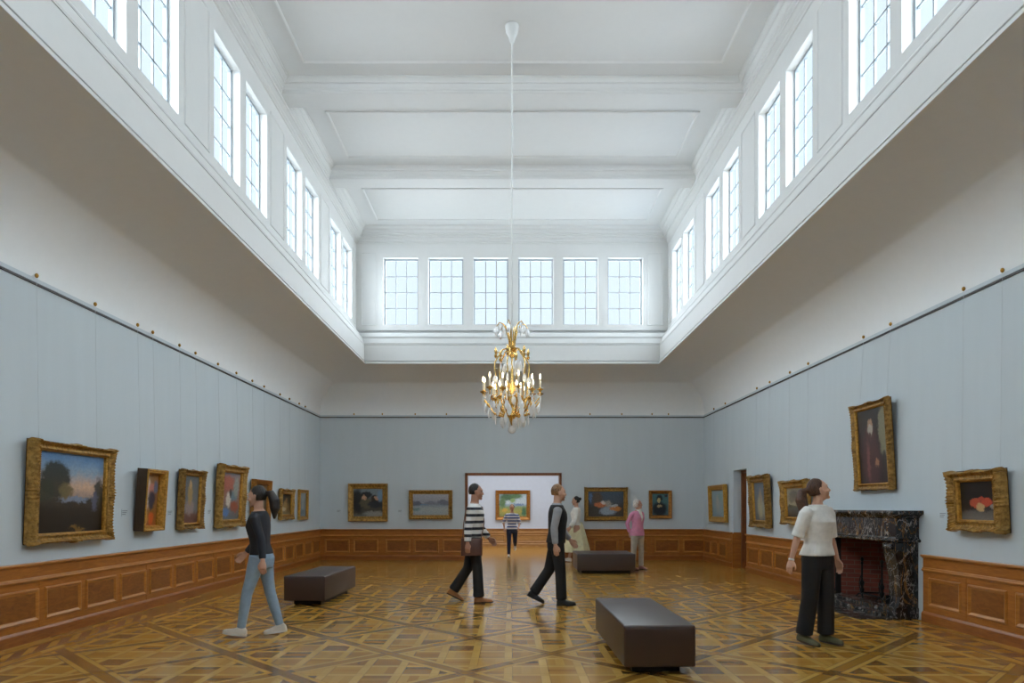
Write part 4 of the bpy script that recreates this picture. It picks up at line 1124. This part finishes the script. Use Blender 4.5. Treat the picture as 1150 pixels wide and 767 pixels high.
# woman with ponytail, right foreground
x, y = fl(921, 725)
f = Fig(1.73, 'f', [(2, 3, 0, 2), (-3, 7, -8, 1)], [(0, 11, 10, 0), (-14, 14, 8, 0)], head=(-52, 14))
p = person('woman with brown ponytail in white knit top and black trousers standing by the fireplace', x+.0, y+.05, -150, f)
f.shirt(p, 'knit_top', 'white_knit', z0=.93, sleeve=.50, ex=.030, flare=.022, loose=.030, taper=1.2, z1=1.47)
f.trousers(p, 'trousers', 'black_cloth', rad=(.104, .102, .094, .088, .086, .086, .088), top=1.02)
f.shoes(p, 'olive_leather', 'sole_dark'); f.hair(p, 'hair_brown', 'tail')
mb = MB(); sh, el, wr, d, n = f.A[1]
mb.tube([wr-d*.012, wr+d*.006], .030, 14); f.fin(mb).build('bracelet', MAT['sole_white'], p, smooth=True)

# lady in the pink cardigan
x, y = fl(716, 639.5)
f = Fig(1.62, 'f', [(2, 3, 0, 2), (-2, 1, 0, 3)], [(-26, 14, 42, 60), (-26, 14, 42, 60)], head=(-42, 4), tone=(198, 152, 130))
p = person('white-haired woman in pink cardigan and beige trousers standing with hands behind back', x, y, -145, f)
f.shirt(p, 'cardigan', 'pink_knit', z0=.84, sleeve=.97, ex=.024, flare=.006, loose=.014, taper=1.05)
# white shirt showing in the neck opening, as a thin shell over the chest
mb = MB(); rows = []
for z in (1.20, 1.26, 1.32, 1.38, 1.43, 1.47, 1.495):
    _, rx, ry, oy = lerp_rows(TORSO['f'], z); wv = (z-1.19)/.27*.055+.004; rows.append([f.up((wv*t, oy+(ry+.034)*sqrt(max(0, 1-(wv*t/(rx+.03))**2)) + (.012 if z > 1.46 else 0), z)) for t in (-1, -.5, 0, .5, 1)])
mb.grid(rows, closed=False, caps=False)
for sx in (-1, 1):
    mb.tube([f.up((sx*.018, .062, 1.44)), f.up((sx*.050, .045, 1.475)), f.up((sx*.066, -.01, 1.50)), f.up((0, -.07, 1.51))], [(.010, .022), (.010, .022), (.010, .02), (.010, .018)], 8)
o = f.fin(mb).build('shirt_collar', MAT['cream_blouse'], p, smooth=True)
f.trousers(p, 'trousers', 'beige_cloth', rad=(.098, .094, .078, .068, .066, .064, .064)); f.shoes(p, 'rose_leather', 'sole_dark'); f.hair(p, 'hair_white', 'bob')

# man in striped top walking right
x, y = fl(541, 676)
f = Fig(1.80, 'm', [(-13, 20, -26, 2), (8, 5, 2, 2)], [(12, 8, 30, 0), (-14, 8, 14, 0)], head=(0, 0), lean=2, tone=(176, 128, 104))
p = person('man in black and white striped sweater with brown shoulder bag walking towards the right', x-.12, y, -90, f)
f.shirt(p, 'striped_sweater', 'stripe_bw', z0=.96, sleeve=.96, ex=.020, flare=.01, loose=.020, taper=1.05)
f.trousers(p, 'trousers', 'black_cloth', rad=(.100, .098, .084, .076, .076, .078, .082), top=1.0); f.shoes(p, 'tan_leather', 'sole_dark', .03); f.hair(p, 'hair_dark', 'short')
mb = MB(); rows = []
for z, t in ((.70, .03), (.71, .05), (.80, .058), (.92, .05), (.95, .03)): rows.append([(.215+t*cos(2*pi*j/16), -.02+.155*math.copysign(abs(sin(2*pi*j/16))**.5, sin(2*pi*j/16)), z) for j in range(16)])
mb.grid(rows)
b = f.fin(mb).build('shoulder_bag', MAT['bag_leather'], p, smooth=True)
mb = MB(); mb.tube([f.up(q) for q in ((.215, -.15, .92), (.14, -.15, 1.15), (-.05, -.135, 1.40), (-.12, -.03, 1.475), (-.06, .11, 1.40), (.10, .15, 1.18), (.21, .11, .92))], (.012, .007), 8); f.fin(mb).build('strap', MAT['bag_leather'], b, smooth=True)

# man in dark clothes walking right
x, y = fl(634, 679)
f = Fig(1.78, 'm', [(-14, 20, -26, 2), (7, 5, 2, 2)], [(14, 7, 26, 0), (-10, 7, 16, 0)], head=(-4, 0), lean=2, tone=(200, 156, 132))
p = person('man in grey shirt under black waistcoat and black trousers walking towards the right', x-.12, y, -90, f)
f.shirt(p, 'grey_shirt', 'grey_cloth', z0=1.0, sleeve=.96, ex=.012, flare=0, loose=.014, taper=1.05, z1=1.475)
f.shirt(p, 'waistcoat', 'black_cloth', z0=.90, sleeve=.10, ex=.024, flare=.008, loose=.020, z1=1.45)
f.trousers(p, 'trousers', 'black_cloth', rad=(.102, .100, .088, .080, .078, .078, .080)); f.shoes(p, 'black_leather', 'black_leather', .02); f.hair(p, 'hair_blond', 'short')

# woman in white blouse and long pale skirt walking left
x, y = fl(636, 630)
f = Fig(1.72, 'f', [(16, 5, 6, 1), (-16, 14, -24, 1)], [(10, 10, 25, 0), (-14, 10, 20, 0)], head=(0, -4), tone=(196, 152, 128))
p = person('woman in white blouse and long pale yellow skirt walking left behind the far bench', x+.24, y-.22, 90, f)
f.shirt(p, 'blouse', 'cream_blouse', z0=.98, sleeve=.95, ex=.026, flare=.02, loose=.034, taper=1.0)
mb = MB(); rows = []
for i in range(15):
    t = i/14; z = 1.06-.80*t; r0 = .132+.20*t**.8; row = []
    for j in range(56):
        a = 2*pi*j/56; fo = 1+.07*t*sin(a*9+.6*sin(a*2)); row.append((r0*.82*cos(a)*fo, (r0*1.12*sin(a)*fo)-.01, z))
    rows.append(row)
mb.grid(rows); f.fin(mb).build('skirt', MAT['pale_yellow_cloth'], p, smooth=True)
f.shoes(p, 'white_leather', 'sole_white'); f.hair(p, 'hair_dark', 'bun')

# woman in dark top and light jeans walking left
x, y = fl(303, 714)
f = Fig(1.68, 'f', [(17, 8, 8, 2), (-10, 6, -8, 2)], [(-18, 9, 14, 0), (20, 9, 25, 0)], head=(0, -4), lean=3, tone=(206, 160, 136))
p = person('woman in dark top, light blue jeans and off-white sneakers striding left near left bench', x-.10, y, 90, f)
f.shirt(p, 'dark_top', 'dark_top', z0=.95, sleeve=.95, ex=.016, flare=.006, loose=.012, taper=1.05)
f.trousers(p, 'jeans', 'jeans_blue', rad=(.096, .092, .074, .062, .062, .054, .048)); f.shoes(p, 'white_leather', 'sole_white', .01); f.hair(p, 'hair_dark', 'tail')

# girl coming through the far doorway
x, y = fl(575, 625.5)
f = Fig(1.52, 'f', [(-14, 58, -40, 1), (10, 4, 4, 1)], [(10, 16, 50, 20), (-20, 24, 60, 30)], head=(0, -6), tone=(210, 164, 140))
p = person('person in navy and white striped top and navy trousers walking through the far doorway', x, y+.1, 180, f)
f.shirt(p, 'striped_top', 'stripe_navy', z0=.92, sleeve=.60, ex=.022, flare=.012, loose=.022)
f.trousers(p, 'trousers', 'navy_cloth', rad=(.098, .094, .078, .068, .066, .060, .056)); f.shoes(p, 'white_leather', 'sole_white'); f.hair(p, 'hair_blond', 'bun')
# ------------------------------------------------------------------ lights, world, camera
SUN_S, SUN_F, SUN_B = 19.0, 12.0, 17.0
def area(name, loc, rot, sx, sy, power, col):
    l = bpy.data.lights.new(name, 'AREA'); l.shape = 'RECTANGLE'; l.size, l.size_y = sx, sy; l.energy = power; l.color = col
    o = bpy.data.objects.new(name, l); o.location = loc; o.rotation_euler = rot; COL.objects.link(o); return o
area('next_room_ceiling_light', (0, 22, 3.55), (0, 0, 0), 5, 3.5, 150, (.92, .96, 1.0))
area('side_room_ceiling_light', (XW+1.7, 15.5, 3.3), (0, 0, 0), 1.2, 2.5, 14, (.95, .97, 1.0))
w = bpy.data.worlds.new('world'); sc.world = w; w.use_nodes = True
nt = w.node_tree; bg = nt.nodes['Background']
tc = nt.nodes.new('ShaderNodeTexCoord'); sx_ = nt.nodes.new('ShaderNodeSeparateXYZ'); nt.links.new(tc.outputs['Generated'], sx_.inputs[0])
zz = E(nt, sx_.outputs[2]); cl = noise_n(nt, tc.outputs['Generated'], 2.0, 4)
nt.links.new(ramp(nt, zz*.5+.5+(E(nt, cl.outputs['Fac'])-.5)*.15, [(0, (.74, .80, .84, 1)), (.5, (.82, .90, .95, 1)), (.75, (.80, .90, .97, 1)), (1, (.76, .88, .98, 1))]), bg.inputs[0])
bg.inputs[1].default_value = 1.15
def sun(name, az, el, angle, strength, col=(.885, .95, 1.0)):
    "az: compass direction the light comes from (0 = far end, 90 = right)"
    l = bpy.data.lights.new(name, 'SUN'); l.energy = strength; l.angle = R(angle); l.color = col
    o = bpy.data.objects.new(name, l); COL.objects.link(o); o.location = (0, 8, 14)
    d = -V((sin(R(az))*cos(R(el)), cos(R(az))*cos(R(el)), sin(R(el))))
    o.rotation_euler = d.to_track_quat('-Z', 'Y').to_euler(); return o
for nm, az, s_ in (('daylight_fill_left', -90, SUN_S), ('daylight_fill_right', 90, SUN_S), ('daylight_fill_front', 180, SUN_F), ('daylight_fill_back', 0, SUN_B)):  # added wide suns in place of sky light, brighter than the visible sky
    sun(nm, az, 12, 110, s_)

cd = bpy.data.cameras.new('camera'); cam = bpy.data.objects.new('camera', cd); COL.objects.link(cam)
cam.location = (CAMX, 0, CAMH); cam.rotation_euler = (R(90), 0, 0)
cd.sensor_width = 36; cd.lens = FPX/1150*36; cd.shift_x = 1.5/1150; cd.shift_y = (HY-383.5)/1150
cd.clip_start = .05; cd.clip_end = 200
sc.camera = cam
vs_ = sc.view_settings; sc.display_settings.display_device = 'sRGB'
vs_.view_transform = 'Standard'; vs_.look = 'None'; vs_.gamma = 1; vs_.use_curve_mapping = False
vs_.exposure = 0.0
cy = sc.cycles; cy.max_bounces = 10; cy.diffuse_bounces = 8; cy.glossy_bounces = 4; cy.transmission_bounces = 8
cy.use_denoising = True; cy.denoising_prefilter = 'ACCURATE'; cy.denoising_input_passes = 'RGB_ALBEDO_NORMAL'; cy.use_adaptive_sampling = False; cy.sample_clamp_indirect = 6
